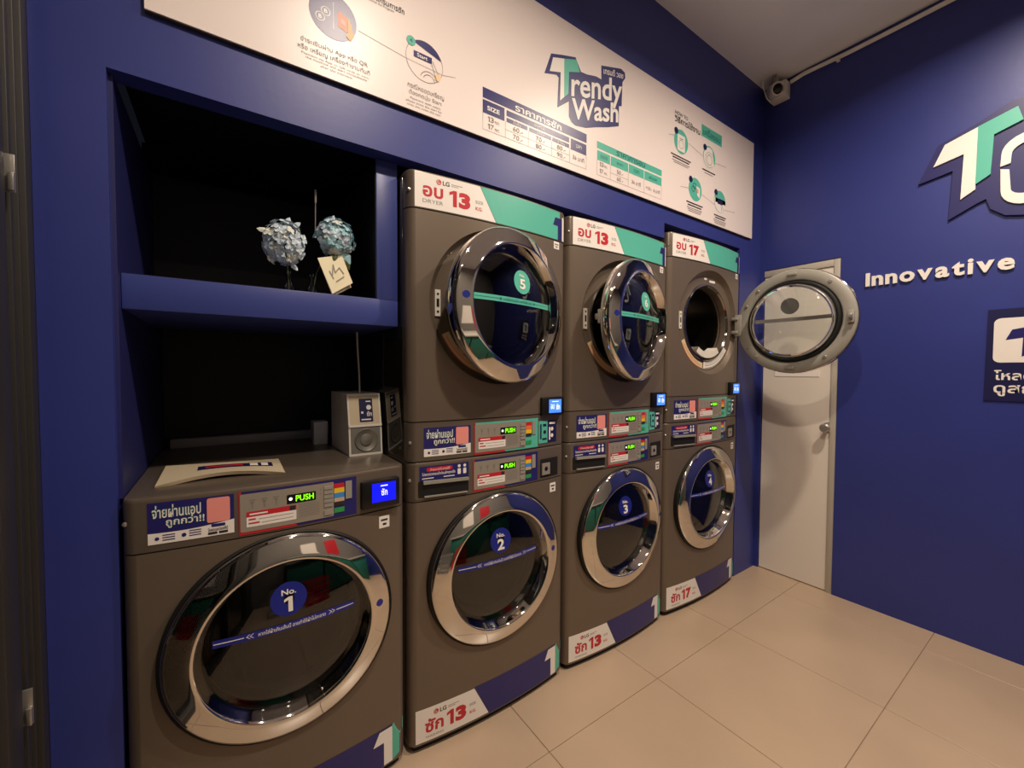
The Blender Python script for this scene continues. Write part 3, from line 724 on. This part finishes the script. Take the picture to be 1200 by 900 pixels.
# ------------------------------------------------------------------ flowers on the shelf
def hydrangea(name, label, c, rad, mats, base, n, seed, extra):
    rnd = random.Random(seed)
    t = empty(name, (base[0], base[1], 1.5487)); tag(t, label, 'flower vase', 'hydrangeas on the blue shelf')
    o = Vector((base[0], base[1], 1.5487)); c = Vector(c)-o
    V = G().lathe([(.0, .001), (.016, .001), (.020, .008), (.017, .020), (.008, .034), (.006, .070), (.007, .074)], n=20, axis='z').build('glass_vase', 'clear_glass', t)
    G().tube([(0, 0, .004), (c.x*.2, c.y*.3, c.z*.4), (c.x*.6, c.y*.8, c.z*.75), tuple(c)], .0022, 6).build('stem', 'stem_green', t)
    cols = [([], []) for _ in mats]
    for k in range(n):
        z = 1-2*(k+.5)/n; a = k*2.39996+rnd.random()*.5; r = math.sqrt(max(0, 1-z*z))
        d = Vector((r*math.cos(a), r*math.sin(a), z)); rr = rnd.uniform(.80, 1.05)
        p = c+Vector((d.x*rad[0]*rr, d.y*rad[1]*rr, d.z*rad[2]*rr))
        nrm = (d+Vector((rnd.uniform(-.5, .5), rnd.uniform(-.5, .5), rnd.uniform(-.5, .5)))*.6).normalized()
        e1 = nrm.orthogonal().normalized(); e1 = Matrix.Rotation(rnd.random()*6.28, 3, nrm) @ e1; e2 = nrm.cross(e1)
        vv, ff = cols[rnd.choices(range(len(mats)), [m[1] for m in mats])[0]]; s = rnd.uniform(.012, .018)
        for q in range(4):
            t0 = q*math.pi/2; ax = e1*math.cos(t0)+e2*math.sin(t0); bx = nrm.cross(ax); m = len(vv)
            vv += [p, p+ax*s*.55-bx*s*.48+nrm*s*.22, p+ax*s*1.05-bx*s*.25+nrm*s*.12, p+ax*s*1.05+bx*s*.25+nrm*s*.12, p+ax*s*.55+bx*s*.48+nrm*s*.22, p+ax*s*.6+nrm*s*.05]
            ff += [(m, m+1, m+5), (m+1, m+2, m+5), (m+2, m+3, m+5), (m+3, m+4, m+5), (m+4, m, m+5)]
    for (mn, _), (vv, ff) in zip(mats, cols):
        if vv: link('flower_head', vv, ff, mn, t)['kind'] = 'stuff'
    for (p, dr, ln, mn) in extra:
        p = Vector(p)-o; dr = Vector(dr).normalized(); sd = dr.cross(Vector((0, -1, .2))).normalized()*ln*.28; up = Vector((0, -.12, .05))*ln
        link('leaf', [p, p+dr*ln*.35+sd, p+dr*ln*.75+sd*.7, p+dr*ln, p+dr*ln*.75-sd*.7, p+dr*ln*.35-sd, p+dr*ln*.5+up], [(0, 1, 6), (1, 2, 6), (2, 3, 6), (3, 4, 6), (4, 5, 6), (5, 0, 6)], mn, t)
    return t, o
hydrangea('hydrangea_vase', 'pale blue hydrangea bloom in a small glass vase, the left one on the shelf', (.361, .130, 1.702), (.058, .052, .066), [('petal_blue', 5), ('petal_cream', 1)], (.375, .145), 80, 3,
    [((.365, .13, 1.752), (.35, 0, .9), .035, 'petal_blue'), ((.385, .13, 1.755), (.8, 0, .7), .03, 'petal_blue'), ((.32, .12, 1.728), (-1, 0, .08), .032, 'petal_cream'), ((.38, .14, 1.645), (.5, -.3, -.6), .03, 'petal_blue')])
t, o = hydrangea('hydrangea_vase', 'greenish blue hydrangea bloom in a glass vase with the cream card', (.512, .135, 1.744), (.055, .048, .062), [('petal_blue', 3), ('petal_teal', 3), ('petal_cream', .6)], (.440, .145), 95, 5,
    [((.53, .12, 1.69), (.4, 0, -.9), .05, 'leaf_green'), ((.51, .12, 1.70), (-.25, -.1, -.9), .05, 'leaf_green'), ((.535, .12, 1.71), (.2, 0, -1), .06, 'petal_teal'), ((.497, .13, 1.79), (.3, 0, .9), .03, 'petal_blue')])
G().tube([(.0118, -.0025, .21), (.012, -.003, .24), (.013, -.004, .342)], .0016, 6).build('twig', 'grey_print', t)
G().tube([(.013, -.004, .30), (.0133, -.004, .342)], [.003, .0035], 8).build('twig_bud', 'grey_print', t)
def build_card():
    c = empty('gift_card', (.488, .10, 1.5487)); tag(c, 'cream folded card leaning on the right hydrangea vase', 'card')
    o = Vector(c.location)
    q = [Vector(p)-o for p in ((.492, .095, 1.5560), (.556, .100, 1.600), (.527, .118, 1.690), (.452, .112, 1.668))]
    nrm = Vector((.1, 1, .1))*.0016
    v = [tuple(p) for p in q]+[tuple(p+nrm) for p in q]
    link('front_leaf', v, [(0, 1, 2, 3), (7, 6, 5, 4), (0, 4, 5, 1), (1, 5, 6, 2), (2, 6, 7, 3), (3, 7, 4, 0)], 'card', c)
    b = [q[0]+Vector((.004, .018, -.006)), q[1]+Vector((.0, .018, -.012)), q[2], q[3]]; b[0].z = max(.0006, b[0].z)
    v = [tuple(p) for p in b]+[tuple(p+nrm) for p in b]
    link('back_leaf', v, [(0, 1, 2, 3), (7, 6, 5, 4), (0, 4, 5, 1), (1, 5, 6, 2), (2, 6, 7, 3), (3, 7, 4, 0)], 'card', c)
    def cm(a, b_, off):
        p = q[0]*(1-a)*(1-b_)+q[1]*a*(1-b_)+q[2]*a*b_+q[3]*(1-a)*b_; return tuple(p+Vector((0, -off, 0)))
    f = Fl(cm)
    for p, r in (((.3, .45), (.5, .75)), ((.5, .75), (.45, .5)), ((.45, .5), (.72, .62)), ((.35, .25), (.75, .3)), ((.25, .6), (.3, .35)), ((.7, .6), (.78, .38))): f.line(p, r, .035, .0012)
    f.build('sketch_print', 'grey_print', c)
build_card()

# ------------------------------------------------------------------ banner above the machines
def build_banner():
    BX0, BX1, BZ0, BZ1 = .063, 2.975, 2.157, 2.757
    t = empty('price_banner', (0, 0, 0)); t.location = ((BX0+BX1)/2, 0, BZ0)
    tag(t, 'long white price banner with the shop logo above the machines', 'banner')
    ox, oz = (BX0+BX1)/2, BZ0
    G().box(BX0-ox, BX1-ox, -.010, 0, 0, BZ1-BZ0).build('frame', 'black_frame', t, False)
    sm = lambda a, b, off: (a-ox, -.014-off, b-oz)
    G().box(BX0-ox, BX1-ox, -.014, -.010, .003, BZ1-BZ0).build('board', 'banner_white', t, False)
    N = lambda n, m, par: None
    # --- washing prices
    p = Fl(sm).rect(.984, 1.506, 2.300, 2.337).build('wash_price_table', 'navy', t)
    q = Fl(sm); q.rect(.984, 1.079, 2.247, 2.294); q.rect(1.088, 1.405, 2.270, 2.291); q.rect(1.088, 1.190-.003, 2.248, 2.263); q.rect(1.195, 1.307, 2.248, 2.263); q.rect(1.313, 1.405, 2.248, 2.263); q.rect(1.414, 1.505, 2.246, 2.291); q.build('header_cell', 'navy', p)
    q = Fl(sm)
    for x in (.985, 1.083, 1.191, 1.310, 1.409, 1.505): q.rect(x-.0006, x+.0006, 2.188, 2.248)
    q.rect(.984, 1.506, 2.1875, 2.1887); q.rect(1.083, 1.409, 2.2175, 2.2185); q.build('grid_line', 'grey_print', p)
    q = Fl(sm); q.text('ราคาการซัก', 1.127, 1.361, 2.303, 2.331, .0012, .02); q.build('title_lettering', 'label_white', p); q = Fl(sm); q.text('SIZE', 1.003, 1.057, 2.261, 2.277, .0012, .03); q.text('อุณหภูมิ', 1.220, 1.272, 2.273, 2.288, .0012)
    q.text('น้ำเย็น', 1.118, 1.154, 2.250, 2.261, .0012); q.text('น้ำอุ่น', 1.232, 1.270, 2.250, 2.261, .0012); q.text('น้ำร้อน', 1.340, 1.380, 2.250, 2.261, .0012); q.text('เวลา', 1.444, 1.475, 2.262, 2.276, .0012, .01); q.build_each('header_lettering', 'label_white', p)
    q = Fl(sm)
    for s, x, z in (('13', 1.006, 2.222), ('17', 1.006, 2.196)): q.number(s, x, x+.026, z, z+.018, .0012, .0)
    for s, x, z in (('กก.', 1.036, 2.222), ('กก.', 1.036, 2.196)): q.text(s, x, x+.021, z, z+.010)
    for s, x, z in (('60.-', 1.118, 2.224), ('70.-', 1.118, 2.195), ('70.-', 1.228, 2.224), ('80.-', 1.228, 2.195), ('80.-', 1.338, 2.224), ('90.-', 1.338, 2.195)): q.text(s, x, x+.046, z, z+.017)
    q.text('36 นาที', 1.425, 1.492, 2.210, 2.229); q.build_each('price_lettering', 'grey_print', p)
    # --- drying prices
    p = Fl(sm).rect(1.570, 2.035, 2.300, 2.330).build('dry_price_table', 'teal', t)
    q = Fl(sm)
    for a, b in ((1.572, 1.655), (1.660, 1.779), (1.784, 1.895), (1.900, 2.035)): q.rect(a, b, 2.250, 2.291)
    q.build('header_cell', 'teal', p)
    q = Fl(sm)
    for x in (1.572, 1.658, 1.781, 1.898, 2.035): q.rect(x-.0006, x+.0006, 2.184, 2.250)
    q.rect(1.572, 2.035, 2.1835, 2.1847); q.rect(1.658, 1.781, 2.2145, 2.2157); q.build('grid_line', 'grey_print', p)
    q = Fl(sm); q.text('ราคาการอบ', 1.697, 1.903, 2.304, 2.326, .0012, .02); q.build('title_lettering', 'teal_dark', p); q = Fl(sm); q.text('ขนาด', 1.592, 1.636, 2.262, 2.277); q.text('ราคา', 1.700, 1.742, 2.263, 2.275); q.text('เวลา', 1.820, 1.858, 2.262, 2.277); q.text('เพิ่มเวลา', 1.934, 1.998, 2.262, 2.279); q.build_each('header_lettering', 'teal_dark', p)
    q = Fl(sm)
    for s, x, z, w_ in (('13', 1.588, 2.226, .024), ('17', 1.588, 2.196, .024), ('50.-', 1.702, 2.222, .042), ('60.-', 1.702, 2.191, .042)): (q.number(s, x, x+w_, z, z+.018, .0012, 0) if s.isdigit() else q.text(s, x, x+w_, z, z+.018))
    for z in (2.226, 2.196): q.text('กก.', 1.616, 1.638, z, z+.010)
    q.text('36 นาที', 1.806, 1.872, 2.206, 2.225); q.text('+10.-  6 นาที', 1.912, 2.022, 2.206, 2.225); q.build_each('price_lettering', 'grey_print', p)
    # --- logo
    out = [(1.269, 2.500), (1.332, 2.519), (1.344, 2.512), (1.338, 2.390), (1.401, 2.438), (1.402, 2.376), (1.418, 2.358), (1.440, 2.352), (1.50, 2.362), (1.56, 2.385), (1.64, 2.412), (1.710, 2.440), (1.710, 2.530), (1.728, 2.537), (1.732, 2.647), (1.751, 2.672), (1.748, 2.695), (1.722, 2.703), (1.592, 2.664), (1.593, 2.604), (1.56, 2.604), (1.505, 2.590), (1.469, 2.586), (1.437, 2.633), (1.360, 2.610), (1.303, 2.591)]
    L = Fl(sm).poly(out, .0006).build('brand_logo', 'navy', t)
    Fl(sm).poly([(1.296, 2.519), (1.354, 2.537), (1.352, 2.423), (1.374, 2.445), (1.373, 2.600), (1.313, 2.580)], .0012).build('logo_light_half', 'label_white', L)
    Fl(sm).poly([(1.374, 2.445), (1.398, 2.468), (1.400, 2.558), (1.462, 2.581), (1.442, 2.625), (1.373, 2.600)], .0012).build('logo_teal_half', 'teal', L)
    q = Fl(sm); q.text('rendy', 1.414, 1.729, 2.432, 2.566, .0012, .018, .29); q.text('Wash', 1.417, 1.706, 2.370, 2.458, .0012, .022, .29); q.build_each('logo_lettering', 'label_white', L)
    Fl(sm).text('เทรนดี้ วอช', 1.606, 1.736, 2.634, 2.664, .0012, .015, .22).build('logo_thai_lettering', 'label_white', L)
    # --- washing steps
    def lines(par, x0, x1, zs, m='grey_print', h=.0045):
        q = Fl(sm)
        for i, z in enumerate(zs): ins = (x1-x0)*.5*(.04+.16*i/max(1, len(zs)-1)); q.rect(x0+ins, x1-ins, z, z+h)
        q.build('small_print', m, par)
    c = Fl(sm).disc(.480, 2.341, .065, .0008, 40).build('payment_pictogram', 'navy', t)
    q = Fl(sm); q.ring(.444, 2.324, .011, .0125, .0014); q.ring(.459, 2.345, .011, .0125, .0014); q.rect(.4795, .4805, 2.302, 2.380, .0014); q.text('B', .440, .448, 2.319, 2.330, .0014, .02); q.text('B', .455, .463, 2.340, 2.351, .0014, .02); q.build('coin_drawing', 'label_white', c)
    Fl(sm).quad((.493, 2.318), (.519, 2.310), (.519, 2.353), (.493, 2.362), .0014, 1).build('card_drawing', 'orange', c)
    Fl(sm).quad((.499, 2.330), (.513, 2.326), (.513, 2.341), (.499, 2.345), .0018, 1).build('card_window', 'pink', c)
    Fl(sm).poly([(.514, 2.300), (.527, 2.290), (.537, 2.308), (.524, 2.352), (.519, 2.352), (.520, 2.312)], .0018).build('hand_drawing', 'skin_print', c)
    q = Fl(sm); q.text('ชำระเงินผ่าน App หรือ QR', .393, .577, 2.232, 2.250); q.text('หรือ เหรียญ เครื่องทำงานทันที', .386, .583, 2.211, 2.229); q.build_each('payment_lettering', 'grey_print', c)
    q = Fl(sm); q.text('Payment via App or QR code or coin,', .395, .581, 2.200, 2.207); q.text('the machine will start immediately', .405, .575, 2.191, 2.198); q.text('after the payment.', .444, .533, 2.181, 2.188); q.build_each('payment_lettering', 'grey_print', c)
    q = Fl(sm); q.text('เลือกโปรแกรมการซัก', .540, .693, 2.447, 2.467, .0012, .01); q.text('Choose the Program', .575, .659, 2.436, 2.444); q.build_each('program_lettering', 'dark_print', t)
    q = Fl(sm); q.line((.548, 2.333), (.697, 2.316), .0014); q.line((.697, 2.316), (.828, 2.313), .0010, .0010); q.line((.828, 2.313), (.876, 2.324), .0014); q.build('step_line', 'grey_print', t)
    c = Fl(sm).ring(.762, 2.330, .0638, .0652, .0010, 48).build('start_pictogram', 'grey_print', t)
    Fl(sm).disc(.762, 2.330, .0638, .0012, 24, None, 22, 128).build('navy_cap', 'navy', c)
    Fl(sm).disc(.715, 2.378, .015, .0016, 24).build('step_badge', 'teal', c)
    Fl(sm).text('4', .710, .720, 2.372, 2.385, .0020, .02).build('step_digit', 'teal_dark', c)
    Fl(sm).rect(.724, .787, 2.333, 2.352, .0016).build('start_button', 'navy', c)
    Fl(sm).text('Start', .735, .771, 2.336, 2.348, .0020, .02).build('start_lettering', 'label_white', c)
    Fl(sm).poly([(.796, 2.288), (.812, 2.284), (.822, 2.302), (.806, 2.312)], .0016).build('hand_drawing', 'skin_print', c)
    q = Fl(sm); q.line((.783, 2.340), (.802, 2.292), .0014, .0016); q.line((.790, 2.342), (.810, 2.306), .0014, .0016); q.ring(.777, 2.272, .020, .0215, .0016, 16, 10, 160); q.ring(.777, 2.272, .030, .0315, .0016, 16, 15, 165); q.build('finger_drawing', 'grey_print', c)
    q = Fl(sm); q.text('กรณีหยอดเหรียญ', .703, .831, 2.226, 2.246); q.text('ต้องกดปุ่ม Start', .708, .823, 2.205, 2.224); q.build_each('start_instruction', 'grey_print', c)
    q = Fl(sm); q.text('Payment with coins,', .712, .820, 2.192, 2.201); q.text('please press the start for', .698, .824, 2.181, 2.190); q.text('once you insert the coin', .702, .818, 2.170, 2.179); q.build_each('start_instruction', 'grey_print', c)
    # --- dryer instructions
    h = Fl(sm).rect(2.385, 2.596, 2.616, 2.680, .0006).build('dryer_heading', 'teal', t)
    Fl(sm).text('เครื่องอบ', 2.402, 2.580, 2.628, 2.668, .0012, .01).build_each('heading_lettering', 'teal_dark', h)
    q = Fl(sm); q.text('HOW TO', 2.140, 2.254, 2.650, 2.668); q.text('วิธีการใช้งาน', 2.137, 2.371, 2.612, 2.648, .0012, .015); q.build_each('heading_lettering', 'dark_print', h)
    q = Fl(sm)
    for a, b in (((2.089, 2.528), (2.139, 2.539)), ((2.263, 2.535), (2.403, 2.510)), ((2.528, 2.506), (2.648, 2.516)), ((2.198, 2.292), (2.277, 2.302)), ((2.397, 2.298), (2.540, 2.272)), ((2.640, 2.266), (2.754, 2.275))): q.line(a, b, .002)
    q.build('step_line', 'grey_print', t)
    for i, (x, z) in enumerate(((2.197, 2.522), (2.467, 2.520), (2.335, 2.309), (2.588, 2.302))):
        c = Fl(sm).disc(x, z, .062, .0008, 36).build('dryer_pictogram', 'teal', t)
        b = Fl(sm).disc(x-.045, z+.045, .017, .0016, 16).build('step_badge', 'navy_dark', c)
        if i == 0:
            Fl(sm).rrect(x-.034, x+.034, z-.050, z+.034, .008, .0014).build('machine_drawing', 'label_white', c)
            Fl(sm).ring(x, z-.014, .020, .022, .0018, 20).rect(x-.016, x+.016, z+.012, z+.016, .0018).build('machine_outline', 'grey_print', c)
        elif i == 1:
            Fl(sm).disc(x, z-.004, .058, .0014, 30, None, 60, 330).build('machine_drawing', 'label_white', c)
            Fl(sm).ring(x, z-.015, .026, .029, .0018, 24).ring(x, z-.015, .040, .042, .0018, 24, 40, 320).build('machine_outline', 'grey_print', c)
        elif i == 2:
            Fl(sm).ring(x-.020, z+.0, .013, .016, .0014, 18).ring(x-.008, z+.018, .013, .016, .0014, 18).build('coin_drawing', 'navy_dark', c)
            Fl(sm).poly([(x+.008, z+.022), (x+.045, z+.014), (x+.042, z-.040), (x+.020, z-.030)], .0014).build('hand_drawing', 'label_white', c)
            Fl(sm).quad((x+.012, z-.012), (x+.030, z-.016), (x+.030, z+.006), (x+.012, z+.010), .0018, 1).build('card_drawing', 'pink', c)
        else:
            Fl(sm).disc(x, z-.0, .0605, .0014, 30, None, 165, 375).rect(x-.05, x+.058, z-.01, z+.016, .0014).build('machine_drawing', 'label_white', c)
            Fl(sm).rect(x-.026, x+.026, z-.016, z+.008, .0018).build('start_button', 'navy_dark', c)
            Fl(sm).line((x+.02, z-.012), (x+.035, z-.045), .003, .0018).line((x+.01, z-.015), (x+.018, z-.05), .003, .0018).build('finger_drawing', 'grey_print', c)
    lines(t, 2.106, 2.292, (2.437, 2.424), 'dark_print', .007); lines(t, 2.118, 2.280, (2.411, 2.402), 'grey_print', .004)
    lines(t, 2.397, 2.534, (2.437,), 'dark_print', .007); lines(t, 2.420, 2.510, (2.424,), 'grey_print', .004)
    lines(t, 2.250, 2.414, (2.226, 2.212), 'dark_print', .007); lines(t, 2.258, 2.405, (2.200, 2.191, 2.182), 'grey_print', .004)
    lines(t, 2.524, 2.660, (2.214, 2.201), 'dark_print', .007); lines(t, 2.520, 2.662, (2.189, 2.180, 2.171), 'grey_print', .004)
build_banner()

# ------------------------------------------------------------------ right wall signs, text runs towards the viewer (a = -y)
rw = lambda a, b, off: (XR-off, -a, b)
def rel(o, t):
    """move an object's mesh so its parent can sit at the sign's own place"""
    for v in o.data.vertices: v.co -= t.location
def build_wall_logo():
    t = empty('wall_logo', (XR, -1.05, 2.28)); tag(t, 'large raised shop logo with white and teal T on the blue right wall', 'logo sign')
    def s(n, m, pts, th, off):
        q = Fl(rw); q.solid(pts, th, off); o = q.build(n, m, t); rel(o, t); return o
    s('logo_plate', 'logo_plate', [(.754, 2.267), (.875, 2.289), (.866, 2.056), (.960, 2.108), (.986, 2.118), (1.000, 2.069), (1.046, 2.026), (1.10, 2.012), (1.30, 2.05), (1.42, 2.15), (1.42, 2.45), (1.25, 2.50), (1.13, 2.49), (1.086, 2.530), (1.052, 2.531), (.954, 2.482), (.820, 2.431)], .014, 0)
    s('letter_light_half', 'label_white', [(.809, 2.330), (.911, 2.352), (.905, 2.140), (.952, 2.172), (.954, 2.459), (.846, 2.423)], .008, .014)
    s('letter_teal_half', 'teal', [(.952, 2.195), (.998, 2.225), (1.004, 2.401), (1.088, 2.428), (1.071, 2.494), (.954, 2.459)], .010, .014)
    def arc(cx, cz, rx, rz, th, a0, a1, n=14):
        o_ = [(cx+rx*math.cos(R_(a0+(a1-a0)*i/n)), cz+rz*math.sin(R_(a0+(a1-a0)*i/n))) for i in range(n+1)]
        i_ = [(cx+(rx-th)*math.cos(R_(a0+(a1-a0)*i/n)), cz+(rz-th)*math.sin(R_(a0+(a1-a0)*i/n))) for i in range(n, -1, -1)]
        return o_+i_
    s('letter_arc', 'label_white', [(1.026, 2.247)]+[(1.110+.082*math.cos(R_(a)), 2.300+.072*math.sin(R_(a))) for a in range(180, 89, -15)]+[(1.22, 2.395), (1.22, 2.350)]+[(1.110+.052*math.cos(R_(a)), 2.290+.040*math.sin(R_(a))) for a in range(90, 181, 15)]+[(1.056, 2.252)], .008, .014)
    s('letter_arc', 'label_white', [(1.053, 2.225), (1.059, 2.140)]+[(1.105+.046*math.cos(R_(a)), 2.140+.034*math.sin(R_(a))) for a in range(195, 271, 15)]+[(1.22, 2.125), (1.22, 2.075)]+[(1.110+.080*math.cos(R_(a)), 2.135+.075*math.sin(R_(a))) for a in range(270, 179, -15)]+[(1.027, 2.235)], .008, .014)
build_wall_logo()
def build_slogan():
    t = empty('slogan_lettering', (XR, -.82, 1.78)); tag(t, 'raised white word Innovative on the blue right wall', 'lettering')
    x = .555; word = 'Innovative'; gap = .085
    wid = [textmesh(ch, .032, .5)[3]-textmesh(ch, .032, .5)[2] for ch in word]; k = .525/(sum(wid)+gap*(len(word)-1))
    for ch, wn in zip(word, wid):          # letters set one by one so each is its own piece
        v, f, x0, x1, y0, y1 = textmesh(ch, .032, .5)
        h = {'I': .072, 't': .066, 'i': .073}.get(ch, .054); ww = wn*k; b0 = 1.785-.006*(x-.555)/.525
        q = Fl(rw); q.add([rw(x+(px-x0)/(x1-x0)*ww, b0+(py-y0)/(y1-y0)*h, .002+(pz+.5)*.010) for px, py, pz in v], f)
        o = q.build('letter', 'label_white', t); rel(o, t); x += ww+gap*k
build_slogan()
def build_app_sign():
    t = empty('app_sign', (XR, -1.15, 1.18)); tag(t, 'dark blue app sign with white rounded logo tile low on the right wall', 'sign')
    def put(q, n, m): o = q.build(n, m, t); rel(o, t); return o
    q = Fl(rw); q.solid([(1.002, 1.184), (1.42, 1.184), (1.42, 1.604), (1.006, 1.604)], .006, 0); put(q, 'sign_plate', 'navy_dark')
    q = Fl(rw); q.rrect(1.026, 1.226, 1.360, 1.562, .022, .0068); put(q, 'logo_tile', 'label_white')
    q = Fl(rw); q.poly([(1.062, 1.462), (1.112, 1.470), (1.110, 1.385), (1.128, 1.396), (1.128, 1.518), (1.080, 1.508)], .0074); put(q, 'logo_dark_half', 'navy')
    q = Fl(rw); q.poly([(1.128, 1.400), (1.146, 1.412), (1.146, 1.480), (1.190, 1.492), (1.180, 1.532), (1.128, 1.518)], .0074); put(q, 'logo_teal_half', 'teal')
    q = Fl(rw); q.text('โหลดแอป', 1.032, 1.245, 1.280, 1.326, .0074, .02); put(q, 'sign_lettering', 'label_white'); q = Fl(rw); q.text('ดูสถานะ', 1.032, 1.245, 1.206, 1.258, .0074, .02); put(q, 'sign_lettering', 'label_white')
build_app_sign()

# ------------------------------------------------------------------ security camera and its cable
def build_cctv():
    t = empty('security_camera', (3.025, -.11, 3.055)); tag(t, 'small grey security camera in the ceiling corner above the door', 'camera')
    d = Vector((-.62, -.72, -.35)).normalized(); a = d.orthogonal().normalized(); rot = d.to_track_quat('Z', 'Y')
    def put(n, m, prof, seg=20):
        o = G().lathe(prof, n=seg, axis='z').build(n, m, t); o.rotation_mode = 'QUATERNION'; o.rotation_quaternion = rot; return o
    put('body', 'speaker_white', [(.0, -.055), (.030, -.052), (.038, -.04), (.040, .028), (.036, .036), (.031, .038), (.030, .030), (.0, .028)])
    put('lens', 'lens_black', [(.029, .030), (.022, .0365), (.0, .038)])
    b = G(); b.box(.03, .100, -.045, .05, -.040, .06, .006); b.build('junction_box', 'speaker_white', t)
    G().box(-.012, .012, -.010, .012, .02, .088, .003).build('mount_arm', 'grey_plastic', t)
    G().tube([(-.055, .05, .06), (-.052, .048, .02), (-.042, .03, -.05), (-.02, .02, -.07)], .003, 6).build('antenna_wire', 'cable_white', t)
build_cctv()
tag(G().tube([(XR-.012, -.158, 3.112), (XR-.012, -.23, 3.122), (XR-.012, -.33, 3.118), (XR-.012, -.45, 3.112), (XR-.012, -.65, 3.112), (XR-.012, -.85, 3.114), (XR-.012, -1.6, 3.12)], .0115, 10).build('camera_cable', 'cable_white'), 'white cable running along the ceiling edge from the security camera', 'cable')
for i, (y, lb) in enumerate(((-.40, 'white cable clip nearer the security camera'), (-.95, 'white cable clip farther along the right wall'))):
    tag(G().box(XR-.022, XR-.0002, y-.008, y+.008, 3.092, 3.103, .002).build('cable_clip', 'cable_white'), lb, 'clip', 'cable clips')

# ------------------------------------------------------------------ opposite side of the shop (unseen things invented to feed the chrome reflections)
def build_counter():
    t = empty('reflection_counter', (1.6, YO+.30, 0)); tag(t, 'teal counter with pale top added by the opposite wall for chrome reflections', 'counter')
    G().box(-1.1, 1.1, -.28, .28, .80, .84, .004).build('counter_top', 'counter_top', t)
    for x in (-1.08, -.36, .36, 1.05): G().box(x, x+.03, -.26, .26, 0, .80).build('side_panel', 'counter_teal', t, False)
    for x in (-1.05, -.33, .39): G().box(x, x+.66, .22, .24, .03, .78, .003).build('front_panel', 'counter_teal', t)
build_counter()
def basket(x, y, m, label):  # baskets out of view, made up for the chrome to mirror
    t = empty('reflection_basket', (x, y, 0)); tag(t, label, 'basket', 'baskets added for reflections')
    for z in (.04, .16, .28, .40): G().box(-.2, .2, -.15, -.14, z, z+.03).box(-.2, .2, .14, .15, z, z+.03).box(-.2, -.19, -.15, .15, z, z+.03).box(.19, .2, -.15, .15, z, z+.03).build('rail', m, t, False)
    for xx in (-.2, -.1, 0, .1, .19):
        for yy in (-.15, .14): G().box(xx, xx+.012, yy, yy+.012, 0, .43).build('bar', m, t, False)
    G().box(-.2, .2, -.15, .15, .0, .012).build('bottom', m, t, False)
basket(.42, -1.99, 'basket_grey', 'grey slatted basket added in front of the counter for chrome reflections')
basket(.98, -1.99, 'red', 'red slatted basket added in front of the counter for chrome reflections')
for x, m, lb in ((.9, 'label_white', 'white poster added on the opposite wall for chrome reflections'), (1.6, 'red', 'red poster added on the opposite wall for chrome reflections')):  # unseen posters, added as white and red patches in the door reflections
    t = G().box(x, x+.42, YO, YO+.006, 1.1, 1.7).build('reflection_poster', m, None, False); tag(t, lb, 'poster')
